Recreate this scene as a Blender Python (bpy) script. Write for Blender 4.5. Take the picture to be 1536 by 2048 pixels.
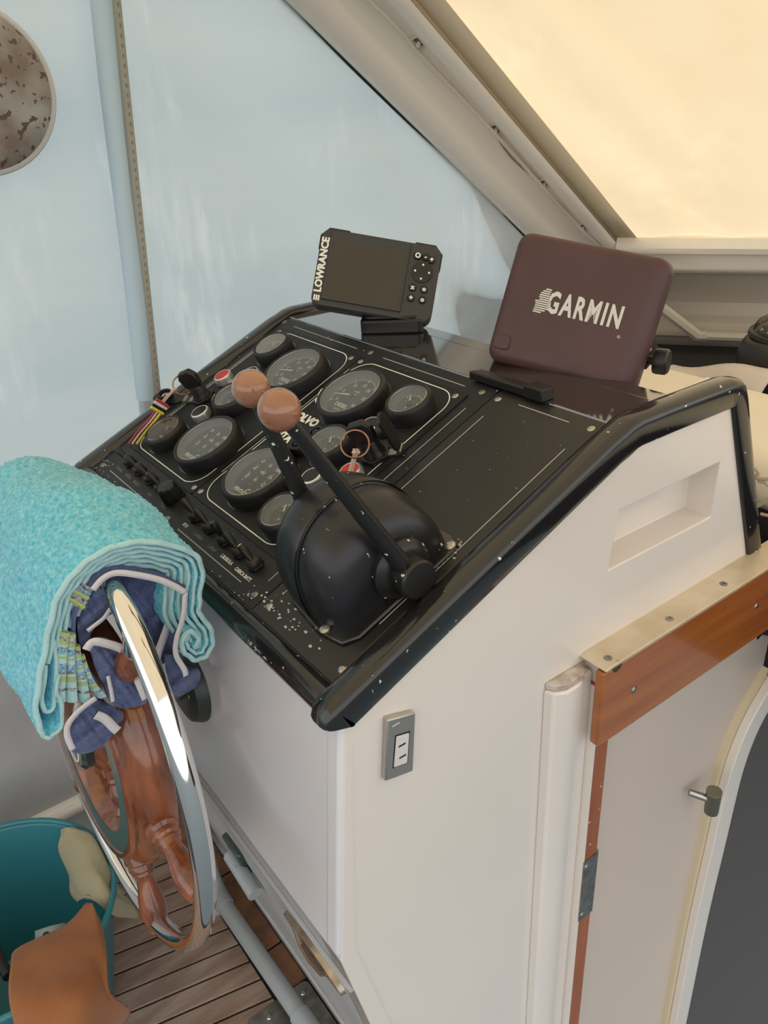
import bpy, bmesh, math, random
import numpy as np
from mathutils import Vector, Matrix
random.seed(7)
PI = math.pi
C = bpy.context.scene.collection
for o in list(bpy.data.objects): bpy.data.objects.remove(o)
# ------------------------------------------------------------------ camera
# world: x to starboard, y forward, z up; z = 0 is built as the console's front edge and
# everything is lifted by LIFT at the end so that the cockpit floor lies at z = 0
LIFT = 1.0
CAM = np.array([0.53694, -0.30593, 0.53750]); F = 1623.5
RW = np.array([[0.59500, 0.80230, -0.04750], [0.34370, -0.30740, -0.88740], [-0.72660, 0.51160, -0.45860]])
for i in range(3): RW[i] /= np.linalg.norm(RW[i])
cam = bpy.data.cameras.new('camera'); co = bpy.data.objects.new('camera', cam); C.objects.link(co)
cam.sensor_fit = 'HORIZONTAL'; cam.sensor_width = 36; cam.lens = F / 1536 * 36
cam.clip_start = .02; cam.clip_end = 100
co.matrix_world = Matrix([[RW[0][0], -RW[1][0], -RW[2][0], CAM[0]], [RW[0][1], -RW[1][1], -RW[2][1], CAM[1]],
                          [RW[0][2], -RW[1][2], -RW[2][2], CAM[2] + LIFT], [0, 0, 0, 1]])
bpy.context.scene.camera = co
sc = bpy.context.scene
sc.view_settings.view_transform = 'Standard'; sc.view_settings.look = 'None'
sc.view_settings.gamma = 1; sc.view_settings.use_curve_mapping = False
sc.view_settings.exposure = 0.30
# ------------------------------------------------------------------ sky and sun
w = bpy.data.worlds.new('sky'); sc.world = w; w.use_nodes = True
bg = w.node_tree.nodes['Background']; bg.inputs[1].default_value = 1.3
_n = w.node_tree.nodes; _l = w.node_tree.links
_tc = _n.new('ShaderNodeTexCoord'); _sp = _n.new('ShaderNodeSeparateXYZ'); _l.new(_tc.outputs['Generated'], _sp.inputs[0])
_cr = _n.new('ShaderNodeValToRGB'); _mr = _n.new('ShaderNodeMapRange'); _mr.inputs[1].default_value = -1; _mr.inputs[2].default_value = 1
_l.new(_sp.outputs[2], _mr.inputs[0]); _l.new(_mr.outputs[0], _cr.inputs[0]); _l.new(_cr.outputs[0], bg.inputs[0])
_e = _cr.color_ramp.elements; _e[0].position = .0; _e[0].color = (.10, .12, .13, 1); _e[1].position = .492; _e[1].color = (.20, .23, .24, 1)
for _p, _c in ((.502, (1.0, .93, .84)), (.62, (.92, .93, .93)), (1.0, (.62, .80, 1.0))):
    _x = _e.new(_p); _x.color = (*_c, 1)
sl = bpy.data.lights.new('sun', 'SUN'); sl.energy = 3.4; sl.angle = math.radians(2); sl.color = (1, .93, .8)
so = bpy.data.objects.new('sun', sl); C.objects.link(so)
so.rotation_euler = Vector((-.35, -.55, -.75)).to_track_quat('-Z', 'Y').to_euler()
so.location = (2, 4, 6)

# ------------------------------------------------------------------ maths
def ray(p): return RW.T @ np.array([(p[0]-768)/F, (p[1]-1024)/F, 1.])
def bp(p, ax, val):
    d = ray(p); return Vector(CAM + d*(val-CAM[ax])/d[ax])
def bpn(p, p0, n):
    d = ray(p); n = np.array(n, float); return Vector(CAM + d*(n@(np.array(p0, float)-CAM))/(n@d))
AL = math.radians(23.7); ca, sa = math.cos(AL), math.sin(AL)
PANEL = Matrix([[1, 0, 0, 0], [0, ca, -sa, 0], [0, sa, ca, 0], [0, 0, 0, 1]])     # sloping dash: x right, y up the slope, z out of it
def lerp(a, b, t): return a + (b-a)*t
def crom(pts, n, closed=False):
    """smooth curve through points, n samples per span"""
    P = [Vector(p) for p in pts]; m = len(P); out = []
    spans = m if closed else m-1
    for i in range(spans):
        g = (lambda k: P[k % m]) if closed else (lambda k: P[max(0, min(m-1, k))])
        p0, p1, p2, p3 = g(i-1), g(i), g(i+1), g(i+2)
        for k in range(n):
            t = k/n
            out.append(.5*((2*p1)+(p2-p0)*t+(2*p0-5*p1+4*p2-p3)*t*t+(3*p1-p0-3*p2+p3)*t**3))
    if not closed: out.append(P[-1].copy())
    return out

# ------------------------------------------------------------------ materials
MATS = {}
def mat(name, col, rough=.5, metal=0, bump=0, bscale=60, vary=0, vscale=8, col2=None, spec=.5, coat=0, trans=0,
        chips=0, chipcol=(.7, .68, .62), chipscale=70, stretch=None, sheen=0, detail=4, sss=0, emit=None):
    if name in MATS: return MATS[name]
    m = bpy.data.materials.new(name); m.use_nodes = True; nt = m.node_tree; N = nt.nodes; L = nt.links
    b = N['Principled BSDF']; b.inputs['Roughness'].default_value = rough; b.inputs['Metallic'].default_value = metal
    b.inputs['Base Color'].default_value = (*col, 1); b.inputs['Specular IOR Level'].default_value = spec
    if coat: b.inputs['Coat Weight'].default_value = coat; b.inputs['Coat Roughness'].default_value = .08
    if trans: b.inputs['Transmission Weight'].default_value = trans
    if sheen: b.inputs['Sheen Weight'].default_value = sheen
    if sss: b.inputs['Subsurface Weight'].default_value = sss; b.inputs['Subsurface Scale'].default_value = .01
    tc = N.new('ShaderNodeTexCoord'); mp = N.new('ShaderNodeMapping'); L.new(tc.outputs['Object'], mp.inputs[0])
    if stretch: mp.inputs['Scale'].default_value = stretch
    src = None
    if vary or col2:
        nz = N.new('ShaderNodeTexNoise'); nz.inputs['Scale'].default_value = vscale; nz.inputs['Detail'].default_value = detail
        L.new(mp.outputs[0], nz.inputs[0]); mx = N.new('ShaderNodeMix'); mx.data_type = 'RGBA'
        rp = N.new('ShaderNodeMapRange'); rp.inputs[1].default_value = .35; rp.inputs[2].default_value = .68
        L.new(nz.outputs[0], rp.inputs[0]); L.new(rp.outputs[0], mx.inputs[0])
        c2 = col2 if col2 else tuple(x*(1-vary) for x in col)
        mx.inputs[6].default_value = (*col, 1); mx.inputs[7].default_value = (*c2, 1); src = mx.outputs[2]
    if chips:
        nz = N.new('ShaderNodeTexNoise'); nz.inputs['Scale'].default_value = chipscale; nz.inputs['Detail'].default_value = 2
        L.new(tc.outputs['Object'], nz.inputs[0]); rp = N.new('ShaderNodeMapRange')
        rp.inputs[1].default_value = chips; rp.inputs[2].default_value = chips+.012; L.new(nz.outputs[0], rp.inputs[0])
        mx = N.new('ShaderNodeMix'); mx.data_type = 'RGBA'; L.new(rp.outputs[0], mx.inputs[0])
        if src: L.new(src, mx.inputs[6])
        else: mx.inputs[6].default_value = (*col, 1)
        mx.inputs[7].default_value = (*chipcol, 1); src = mx.outputs[2]
    if src: L.new(src, b.inputs['Base Color'])
    if bump:
        nz = N.new('ShaderNodeTexNoise'); nz.inputs['Scale'].default_value = bscale; nz.inputs['Detail'].default_value = 3
        L.new(mp.outputs[0], nz.inputs[0]); bm_ = N.new('ShaderNodeBump'); bm_.inputs['Strength'].default_value = bump
        bm_.inputs['Distance'].default_value = .002; L.new(nz.outputs[0], bm_.inputs['Height']); L.new(bm_.outputs[0], b.inputs['Normal'])
    if emit: b.inputs['Emission Color'].default_value = (*emit, 1); b.inputs['Emission Strength'].default_value = 1
    MATS[name] = m; return m
def sheet_mat(name, col, trcol, fac=.6, gloss=0, streak=None, sscale=(3, 3, 3), wr=0, rough=.25, scuff=None):
    """thin sheet that lets daylight through (canvas, frosted vinyl)"""
    if name in MATS: return MATS[name]
    m = bpy.data.materials.new(name); m.use_nodes = True; nt = m.node_tree; N = nt.nodes; L = nt.links
    N.remove(N['Principled BSDF']); out = N['Material Output']
    d = N.new('ShaderNodeBsdfDiffuse'); t = N.new('ShaderNodeBsdfTranslucent'); mx = N.new('ShaderNodeMixShader'); mx.inputs[0].default_value = fac
    d.inputs[0].default_value = (*col, 1); t.inputs[0].default_value = (*trcol, 1)
    tc = N.new('ShaderNodeTexCoord'); mp = N.new('ShaderNodeMapping'); mp.inputs['Scale'].default_value = sscale; L.new(tc.outputs['Object'], mp.inputs[0])
    nz = N.new('ShaderNodeTexNoise'); nz.inputs['Scale'].default_value = 1; nz.inputs['Detail'].default_value = 5; L.new(mp.outputs[0], nz.inputs[0])
    if streak:
        rp = N.new('ShaderNodeMapRange'); rp.inputs[1].default_value = .3; rp.inputs[2].default_value = .72; L.new(nz.outputs[0], rp.inputs[0])
        for s_, c0 in ((d, col), (t, trcol)):
            cm = N.new('ShaderNodeMix'); cm.data_type = 'RGBA'; cm.inputs[6].default_value = (*c0, 1)
            cm.inputs[7].default_value = (*[a*b for a, b in zip(c0, streak)], 1); L.new(rp.outputs[0], cm.inputs[0]); L.new(cm.outputs[2], s_.inputs[0])
    if scuff:
        ns = []
        for scl, lo, hi in ((scuff[0], .52, .66), (scuff[1], .45, .75)):
            m3 = N.new('ShaderNodeMapping'); m3.inputs['Scale'].default_value = scl; L.new(tc.outputs['Object'], m3.inputs[0])
            n3 = N.new('ShaderNodeTexNoise'); n3.inputs['Scale'].default_value = 1; n3.inputs['Detail'].default_value = 4; L.new(m3.outputs[0], n3.inputs[0])
            r3 = N.new('ShaderNodeMapRange'); r3.inputs[1].default_value = lo; r3.inputs[2].default_value = hi; L.new(n3.outputs[0], r3.inputs[0]); ns.append(r3)
        mm = N.new('ShaderNodeMath'); mm.operation = 'MULTIPLY'; L.new(ns[0].outputs[0], mm.inputs[0]); L.new(ns[1].outputs[0], mm.inputs[1])
        for s_ in (d, t):
            cm = N.new('ShaderNodeMix'); cm.data_type = 'RGBA'; src = s_.inputs[0].links[0].from_socket if s_.inputs[0].links else None
            if src: L.new(src, cm.inputs[6])
            else: cm.inputs[6].default_value = s_.inputs[0].default_value
            cm.inputs[7].default_value = (*scuff[2], 1); L.new(mm.outputs[0], cm.inputs[0]); L.new(cm.outputs[2], s_.inputs[0])
    L.new(d.outputs[0], mx.inputs[1]); L.new(t.outputs[0], mx.inputs[2]); last = mx.outputs[0]
    if gloss:
        g = N.new('ShaderNodeBsdfGlossy'); g.inputs['Roughness'].default_value = rough+.1; m2 = N.new('ShaderNodeMixShader')
        fr = N.new('ShaderNodeFresnel'); fr.inputs[0].default_value = 1.45; ml = N.new('ShaderNodeMath'); ml.operation = 'MULTIPLY'; ml.inputs[1].default_value = gloss
        L.new(fr.outputs[0], ml.inputs[0]); L.new(ml.outputs[0], m2.inputs[0]); L.new(last, m2.inputs[1]); L.new(g.outputs[0], m2.inputs[2]); last = m2.outputs[0]
        if wr:
            bu = N.new('ShaderNodeBump'); bu.inputs['Strength'].default_value = wr; bu.inputs['Distance'].default_value = .01
            n2 = N.new('ShaderNodeTexNoise'); n2.inputs['Scale'].default_value = 7; L.new(tc.outputs['Object'], n2.inputs[0]); L.new(n2.outputs[0], bu.inputs['Height'])
            L.new(bu.outputs[0], g.inputs['Normal'])
    L.new(last, out.inputs[0]); MATS[name] = m; return m
def lens_mat(name, veil=.18, tint=(.75, .77, .76)):
    if name in MATS: return MATS[name]
    m = bpy.data.materials.new(name); m.use_nodes = True; nt = m.node_tree; N = nt.nodes; L = nt.links
    N.remove(N['Principled BSDF']); out = N['Material Output']
    tr = N.new('ShaderNodeBsdfTransparent'); gl = N.new('ShaderNodeBsdfGlossy'); gl.inputs['Roughness'].default_value = .06
    df = N.new('ShaderNodeBsdfDiffuse'); df.inputs[0].default_value = (*tint, 1)
    fr = N.new('ShaderNodeFresnel'); fr.inputs[0].default_value = 1.5
    a = N.new('ShaderNodeMixShader'); a.inputs[0].default_value = veil; L.new(tr.outputs[0], a.inputs[1]); L.new(df.outputs[0], a.inputs[2])
    b = N.new('ShaderNodeMixShader'); L.new(fr.outputs[0], b.inputs[0]); L.new(a.outputs[0], b.inputs[1]); L.new(gl.outputs[0], b.inputs[2])
    L.new(b.outputs[0], out.inputs[0]); MATS[name] = m; return m
def weave_mat(name, c1, c2, scale=900, rough=.9, sheen=.2):
    if name in MATS: return MATS[name]
    m = mat(name, c1, rough=rough, sheen=sheen); nt = m.node_tree; N = nt.nodes; L = nt.links
    tc = N.new('ShaderNodeTexCoord'); ck = N.new('ShaderNodeTexChecker'); ck.inputs['Scale'].default_value = scale
    nz = N.new('ShaderNodeTexNoise'); nz.inputs['Scale'].default_value = 420; L.new(tc.outputs['Object'], nz.inputs[0])
    mx = N.new('ShaderNodeMix'); mx.data_type = 'RGBA'; L.new(nz.outputs[0], mx.inputs[0])
    mx.inputs[6].default_value = (*c1, 1); mx.inputs[7].default_value = (*c2, 1); L.new(mx.outputs[2], N['Principled BSDF'].inputs['Base Color'])
    bu = N.new('ShaderNodeBump'); bu.inputs['Strength'].default_value = .5; bu.inputs['Distance'].default_value = .001
    L.new(nz.outputs[0], bu.inputs['Height']); L.new(bu.outputs[0], N['Principled BSDF'].inputs['Normal'])
    return m

M_BLK = mat('black_gloss_paint', (.010, .010, .010), rough=.16, bump=.10, bscale=25, coat=.4)
M_TOP = mat('mirror_black_top', (.02, .02, .02), rough=.05, spec=1.0, coat=1.0)
M_TOP.node_tree.nodes['Principled BSDF'].inputs['Coat IOR'].default_value = 2.4
M_CHIP = mat('chipped_black_paint', (.012, .012, .012), rough=.16, bump=.15, bscale=25, coat=.4, chips=.728, chipscale=110)
M_PAN = mat('black_panel_plate', (.015, .016, .0175), rough=.42, spec=.33, bump=.03, bscale=600, chips=.735, chipscale=120)
M_PLT = mat('matt_black_plate', (.012, .0135, .015), rough=.48, spec=.3)
M_RUB = mat('black_rubber', (.012, .012, .013), rough=.5)
M_PLS = mat('black_plastic', (.009, .009, .009), rough=.38)
M_HOOD = mat('black_painted_casting', (.014, .014, .017), rough=.3, bump=.12, bscale=40, chips=.735, chipscale=110)
M_ROD = mat('worn_black_lever', (.013, .012, .012), rough=.33, chips=.70, chipscale=120, bump=.1, bscale=80)
M_WHT = mat('warm_lit_white_gelcoat', (.82, .745, .68), rough=.22, bump=.05, bscale=12, vary=.05, vscale=3, coat=.3)  # white of the starboard faces, warm light put into its colour
M_WHT2 = mat('cool_lit_white_paint', (.78, .765, .79), rough=.25, bump=.05, bscale=14, vary=.05, vscale=3, coat=.3)  # same white for the other faces, cool light put into its colour
M_GRYP = mat('grey_paint_and_shaded_white', (.50, .50, .50), rough=.35, vary=.15, vscale=6)
M_PRN = mat('white_print', (.88, .86, .78), rough=.6)
M_PRG = mat('faded_grey_print', (.22, .22, .21), rough=.7)
M_CHR = mat('polished_stainless', (.78, .77, .75), rough=.07, metal=1)
M_SAT = mat('satin_metal', (.50, .48, .44), rough=.32, metal=1)
M_STL = mat('dull_steel', (.40, .38, .35), rough=.38, metal=1, vary=.4, vscale=60)
M_RING = mat('anodised_ring', (.66, .66, .66), rough=.3, metal=.7)
M_RED = mat('red_enamel', (.52, .035, .02), rough=.4)
M_KNB = mat('caramel_bakelite', (.36, .165, .095), rough=.12, col2=(.27, .105, .05), vscale=30, coat=.5, sss=.05, spec=.6)
M_LENS = lens_mat('dusty_sky_tint_glass', .16, (.62, .68, .70)); M_LENS2 = lens_mat('hazy_glass', .30, (.62, .60, .56)); M_BRNL = lens_mat('browned_glass', .35, (.16, .10, .05))  # ordinary dial glass: blue-grey veil is dust plus sky reflection painted in
M_DIAL = mat('black_dial', (.022, .023, .024), rough=.6)
M_WOOD = mat('varnished_mahogany', (.30, .085, .025), rough=.22, col2=(.13, .035, .014), vscale=60, stretch=(1, 1, .15), coat=.8, bump=.25, bscale=140)
M_TEAKV = mat('varnished_teak_board', (.42, .13, .025), rough=.25, col2=(.30, .08, .015), vscale=20, stretch=(1, .2, 2.5), coat=.5)
M_TEAK = mat('weathered_teak', (.46, .33, .26), rough=.8, col2=(.26, .155, .105), vscale=35, stretch=(1, .18, 1), bump=.3, bscale=200)
M_TEAKR = mat('worn_orange_teak', (.34, .16, .08), rough=.7, col2=(.16, .09, .06), vscale=25, bump=.3, bscale=160)
M_CAULK = mat('black_caulk', (.008, .008, .009), rough=.6)
M_GRN = mat('grey_green_inlay', (.10, .13, .11), rough=.25, coat=.5)
M_DGRN = mat('dark_green_cap', (.03, .055, .045), rough=.2, coat=.6)
M_TOW = mat('turquoise_terry', (.06, .46, .64), rough=1, col2=(.26, .70, .82), vscale=190, bump=1.0, bscale=300, sheen=.4, detail=3)
M_HEM = mat('mint_hem', (.42, .66, .68), rough=.95, bump=.6, bscale=300)
M_DEN = weave_mat('blue_chambray', (.035, .050, .16), (.16, .20, .36))
M_STR = mat('white_stripe_cotton', (.70, .66, .66), rough=.9, bump=.4, bscale=500)
M_KHK = mat('khaki_cloth', (.36, .32, .20), rough=.95, bump=.3, bscale=300, sheen=.2)
M_ORG = mat('orange_brown_cloth', (.36, .135, .045), rough=.95, bump=.5, bscale=500, col2=(.29, .10, .03), vscale=9, sheen=.2)
M_BKT = mat('teal_plastic', (.035, .20, .235), rough=.35)
M_TUBE = mat('grey_painted_tube', (.40, .42, .43), rough=.35, chips=.72, chipcol=(.12, .12, .12), chipscale=90)
M_CRM = mat('cream_gelcoat', (.88, .82, .74), rough=.28, bump=.05, bscale=20, coat=.2)
M_CRM2 = mat('cream_trim_edge', (.72, .60, .40), rough=.5)
M_CUSH = mat('cream_vinyl', (.84, .76, .62), rough=.45, vary=.06, vscale=4)
M_WOODT = mat('tan_wood_strip', (.50, .33, .15), rough=.6)
M_MAR = mat('maroon_plastic_cover', (.070, .030, .032), rough=.42, bump=.05, bscale=500, col2=(.085, .037, .040), vscale=14)
M_GREYC = mat('charcoal_casing', (.035, .036, .040), rough=.42)
M_SCR = mat('dark_screen', (.022, .020, .014), rough=.13, coat=.4)
M_LTR = mat('off_white_lettering', (.72, .70, .66), rough=.6)
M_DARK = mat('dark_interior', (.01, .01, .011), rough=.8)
M_DOOR = mat('dark_grey_door_face', (.085, .078, .075), rough=.7, bump=.1, bscale=80)
M_VIO = mat('purple_cloth', (.035, .018, .05), rough=.9)
M_ROPE = mat('beige_cord', (.55, .45, .33), rough=.8)
M_SEAM = mat('tan_seam', (.42, .33, .22), rough=.8)
M_GAP = mat('dark_gap', (.02, .018, .016), rough=.8)
M_DISC = mat('weathered_disc', (.36, .37, .36), rough=.55, col2=(.20, .15, .12), vscale=16, bump=.6, bscale=60, chips=.60, chipcol=(.10, .07, .055), chipscale=75)
M_VIN = sheet_mat('frosted_vinyl', (.50, .57, .57), (.60, .68, .685), .62, gloss=.7, streak=(1.25, 1.18, 1.12), sscale=(1, 1.3, 5), wr=.5, scuff=((3, 4, 3), (10, 38, 7), (.88, .90, .88)))
M_CANV = sheet_mat('beige_canvas', (.80, .68, .50), (.78, .62, .41), .55, streak=(.91, .87, .82), sscale=(4, 2, 4), scuff=((3, 3, 2), (25, 12, 25), (.82, .70, .50)))
M_SLEEVE = mat('pale_blue_sleeve', (.50, .66, .80), rough=.6)

# ------------------------------------------------------------------ mesh builder
class MB:
    def __init__(s): s.v = []; s.f = []
    def add(s, v, f, M=None):
        k = len(s.v); s.v += [(M @ Vector(p)) if M else Vector(p) for p in v]; s.f += [tuple(i+k for i in q) for q in f]; return s
    def xf(s, M): s.v = [M @ p for p in s.v]; return s
    def box(s, a, b, M=None):
        (x0, y0, z0), (x1, y1, z1) = a, b
        v = [(x0, y0, z0), (x1, y0, z0), (x1, y1, z0), (x0, y1, z0), (x0, y0, z1), (x1, y0, z1), (x1, y1, z1), (x0, y1, z1)]
        return s.add(v, [(3, 2, 1, 0), (4, 5, 6, 7), (0, 1, 5, 4), (1, 2, 6, 5), (2, 3, 7, 6), (3, 0, 4, 7)], M)
    def prism(s, poly, h0, h1, M=None, ax=2):
        """polygon (list of 2-D points) extruded along axis ax between h0 and h1"""
        n = len(poly)
        def p3(p, h): return (p[0], p[1], h) if ax == 2 else ((h, p[0], p[1]) if ax == 0 else (p[0], h, p[1]))
        v = [p3(p, h0) for p in poly]+[p3(p, h1) for p in poly]
        f = [tuple(range(n))[::-1], tuple(range(n, 2*n))]+[(i, (i+1) % n, n+(i+1) % n, n+i) for i in range(n)]
        return s.add(v, f, M)
    def lathe(s, prof, n=32, M=None, cap=True):
        """profile [(r, z)...] turned about local z"""
        v = []; f = []
        for r, z in prof:
            for k in range(n): a = 2*PI*k/n; v.append((r*math.cos(a), r*math.sin(a), z))
        for j in range(len(prof)-1):
            for k in range(n): f.append((j*n+k, j*n+(k+1) % n, (j+1)*n+(k+1) % n, (j+1)*n+k))
        if cap:
            if prof[0][0] > 1e-5: f.append(tuple(range(n))[::-1])
            if prof[-1][0] > 1e-5: f.append(tuple(range((len(prof)-1)*n, len(prof)*n)))
        return s.add(v, f, M)
    def tube(s, path, r, n=10, closed=False, cap=True, flat=1.0):
        P = [Vector(p) for p in path]; m = len(P); rs = r if isinstance(r, (list, tuple)) else [r]*m
        v = []; f = []; up = None
        for i in range(m):
            a = P[(i-1) % m] if (closed or i) else P[0]; b = P[(i+1) % m] if (closed or i < m-1) else P[-1]
            t = (b-a).normalized()
            if up is None: up = t.orthogonal().normalized()
            up = (up-t*up.dot(t)); up = up.normalized() if up.length > 1e-6 else t.orthogonal().normalized()
            sd = t.cross(up)
            for k in range(n): an = 2*PI*k/n; v.append(P[i]+(up*math.cos(an)+sd*math.sin(an)*flat)*rs[i])
        for i in range(m if closed else m-1):
            for k in range(n): j = (i+1) % m; f.append((i*n+k, i*n+(k+1) % n, j*n+(k+1) % n, j*n+k))
        if cap and not closed: f += [tuple(range(n))[::-1], tuple(range((m-1)*n, m*n))]
        return s.add(v, f)
    def sweep(s, path, sec, closed_sec=True, cap=True):
        """path: list of (origin, axisA, axisB) frames; section points (a, b)"""
        v = []; f = []; n = len(sec); m = len(path)
        for o, A, B in path: v += [Vector(o)+Vector(A)*a+Vector(B)*b for a, b in sec]
        for i in range(m-1):
            for k in range(n if closed_sec else n-1): f.append((i*n+k, i*n+(k+1) % n, (i+1)*n+(k+1) % n, (i+1)*n+k))
        if cap and closed_sec: f += [tuple(range(n))[::-1], tuple(range((m-1)*n, m*n))]
        return s.add(v, f)
    def grid(s, rows, M=None, close=False):
        n = len(rows[0]); v = [p for r in rows for p in r]; f = []
        for i in range(len(rows)-1):
            for k in range(n if close else n-1): f.append((i*n+k, i*n+(k+1) % n, (i+1)*n+(k+1) % n, (i+1)*n+k))
        return s.add(v, f, M)
    def sphere(s, c, r, n=24, m=16, sc=(1, 1, 1)):
        rows = []
        for j in range(m+1):
            t = PI*j/m; rows.append([(c[0]+r*sc[0]*math.sin(t)*math.cos(2*PI*k/n), c[1]+r*sc[1]*math.sin(t)*math.sin(2*PI*k/n), c[2]+r*sc[2]*math.cos(t)) for k in range(n)])
        return s.grid(rows, close=True)
def T(x, y, z): return Matrix.Translation((x, y, z))
def frame(o, X, Y, Z): return Matrix([[X[0], Y[0], Z[0], o[0]], [X[1], Y[1], Z[1], o[1]], [X[2], Y[2], Z[2], o[2]], [0, 0, 0, 1]])
def zto(o, d):
    """matrix whose local z points along d from o"""
    return T(*o) @ Vector(d).to_track_quat('Z', 'Y').to_matrix().to_4x4()
ROOTS = []
def thing(name, label, cat, M=None, group=None, kind=None):
    o = bpy.data.objects.new(name, None); C.objects.link(o); o.empty_display_size = .02
    if M is not None: o.matrix_world = M
    o['mw'] = 0; del o['mw']
    if label: o['label'] = label
    if cat: o['category'] = cat
    if group: o['group'] = group
    if kind: o['kind'] = kind
    WM[o.name] = (M.copy() if M is not None else Matrix()); ROOTS.append(o); return o
WM = {}
def obj(name, mb, m, parent=None, smooth=True, bevel=0, bseg=2, local=False, ang=35, solid=0, label=None, sub=0, kind=None):
    """link a mesh; vertices are in build-world coordinates unless local (= the thing's own frame)"""
    me = bpy.data.meshes.new(name)
    W = WM[parent.name] if parent is not None else Matrix()
    vs = mb.v if local else [W.inverted() @ p for p in mb.v]
    me.from_pydata([tuple(p) for p in vs], [], mb.f); 
    bm = bmesh.new(); bm.from_mesh(me); bmesh.ops.remove_doubles(bm, verts=bm.verts, dist=1e-6)
    bmesh.ops.recalc_face_normals(bm, faces=bm.faces); 
    if smooth:
        for f in bm.faces: f.smooth = True
        for e in bm.edges:
            if len(e.link_faces) == 2 and e.calc_face_angle(0) > math.radians(ang): e.smooth = False
    bm.to_mesh(me); bm.free()
    me.materials.append(m); o = bpy.data.objects.new(name, me); C.objects.link(o)
    if solid:
        md = o.modifiers.new('solid', 'SOLIDIFY'); md.thickness = solid; md.offset = 0
    if bevel:
        md = o.modifiers.new('bevel', 'BEVEL'); md.width = bevel; md.segments = bseg; md.limit_method = 'ANGLE'; md.angle_limit = math.radians(40); md.harden_normals = False
    if sub:
        md = o.modifiers.new('sub', 'SUBSURF'); md.levels = sub; md.render_levels = sub
    if parent is not None: o.parent = parent; WM[o.name] = W.copy()
    else: ROOTS.append(o); WM[o.name] = Matrix()
    if label: o['label'] = label
    if kind: o['kind'] = kind
    return o
def tag(o, label, cat, group=None):
    o['label'] = label; o['category'] = cat
    if group: o['group'] = group
    return o
def struct(name, mb, m, **k):
    o = obj(name, mb, m, **k); o['kind'] = 'structure'; return o
def text_mb(txt, size, off=0, ext=.0002, align='CENTER', sx=1.0, shear=0, sp=1.0):
    cu = bpy.data.curves.new('t', 'FONT'); cu.body = txt; cu.size = size; cu.offset = off; cu.extrude = ext; cu.align_x = align; cu.align_y = 'CENTER'; cu.resolution_u = 2; cu.shear = shear; cu.space_character = sp
    to = bpy.data.objects.new('t', cu); C.objects.link(to); bpy.context.view_layer.update()
    me = bpy.data.meshes.new_from_object(to.evaluated_get(bpy.context.evaluated_depsgraph_get()))
    mb = MB().add([(v.co.x*sx, v.co.y, v.co.z) for v in me.vertices], [tuple(p.vertices) for p in me.polygons])
    bpy.data.objects.remove(to); bpy.data.curves.remove(cu); bpy.data.meshes.remove(me); return mb
def rrect(x0, y0, x1, y1, r, n=5):
    out = []
    for cx, cy, a0 in ((x1-r, y1-r, 0), (x0+r, y1-r, 90), (x0+r, y0+r, 180), (x1-r, y0+r, 270)):
        for k in range(n+1): a = math.radians(a0+90*k/n); out.append((cx+r*math.cos(a), cy+r*math.sin(a)))
    return out
def ribbon(mb, pts, wd, z, closed=False):
    """flat printed line of width wd through 2-D points"""
    P = [Vector((p[0], p[1], 0)) for p in pts]; n = len(P); L_ = []; R_ = []
    for i in range(n):
        a = P[(i-1) % n] if (closed or i) else P[0]; b = P[(i+1) % n] if (closed or i < n-1) else P[-1]
        t = (b-a).normalized(); s = Vector((-t.y, t.x, 0))*wd/2; L_.append(P[i]+s+Vector((0, 0, z))); R_.append(P[i]-s+Vector((0, 0, z)))
    k = len(mb.v); mb.v += L_+R_
    for i in range(n if closed else n-1): j = (i+1) % n; mb.f.append((k+i, k+j, k+n+j, k+n+i))
    return mb

# ================================================================== THE SETTING
# ---- floor: teak planks laid 78 degrees to the console front
def floor():
    fl = struct('floor', MB().box((-1.0, -1.6, -1.05), (.0, .125, -1.004)), M_CAULK, smooth=False)
    a = math.radians(77.5); D = Vector((math.cos(a), math.sin(a), 0)); N_ = Vector((-D.y, D.x, 0)); sp = .0455
    base = bp((232, 1991), 2, -1.0)
    ymax = .035
    for k in range(-14, 16):
        s0 = k*sp+.0022; s1 = (k+1)*sp-.0022; pts = []
        for s_, yy in ((s0, -1.0), (s1, -1.0), (s1, ymax), (s0, ymax)):
            o_ = base+N_*s_; t = (yy-o_.y)/D.y; p = o_+D*t; pts.append((p.x, p.y))
        if max(p[0] for p in pts) < -.99 or min(p[0] for p in pts) > -.02: continue
        pts = [(min(max(p[0], -.985), -.01), p[1]) for p in pts]
        pl = obj('plank', MB().prism(pts, -1.03, -1.0+random.uniform(-.0006, .0006)), M_TEAK, fl, smooth=False, bevel=.0012, bseg=1)
    for x0, x1 in ((-.985, -.72), (-.715, -.50), (-.495, -.40), (-.27, -.01)):
        obj('margin_plank', MB().prism([(x0, ymax+.006), (x1, ymax+.006), (x1, .107), (x0, .107)], -1.03, -.9995), M_TEAKR, fl, smooth=False, bevel=.0015, bseg=1, label='border plank of darker worn orange teak')
    hp = obj('floor_plate', MB().prism(rrect(-.395, -.03, -.275, .104, .012), -1.0, -.996), M_STL, fl, smooth=False, label='grey metal plate with screws let into the teak floor')
    for x, y in ((-.375, .085), (-.295, .085), (-.335, .05), (-.295, .02), (-.375, .01)):
        obj('screw', MB().lathe([(0, .0022), (.004, .0018), (.0055, 0), (.0055, -.003)], 12, T(x, y, -.996)), M_SAT, hp)
floor()
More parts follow.
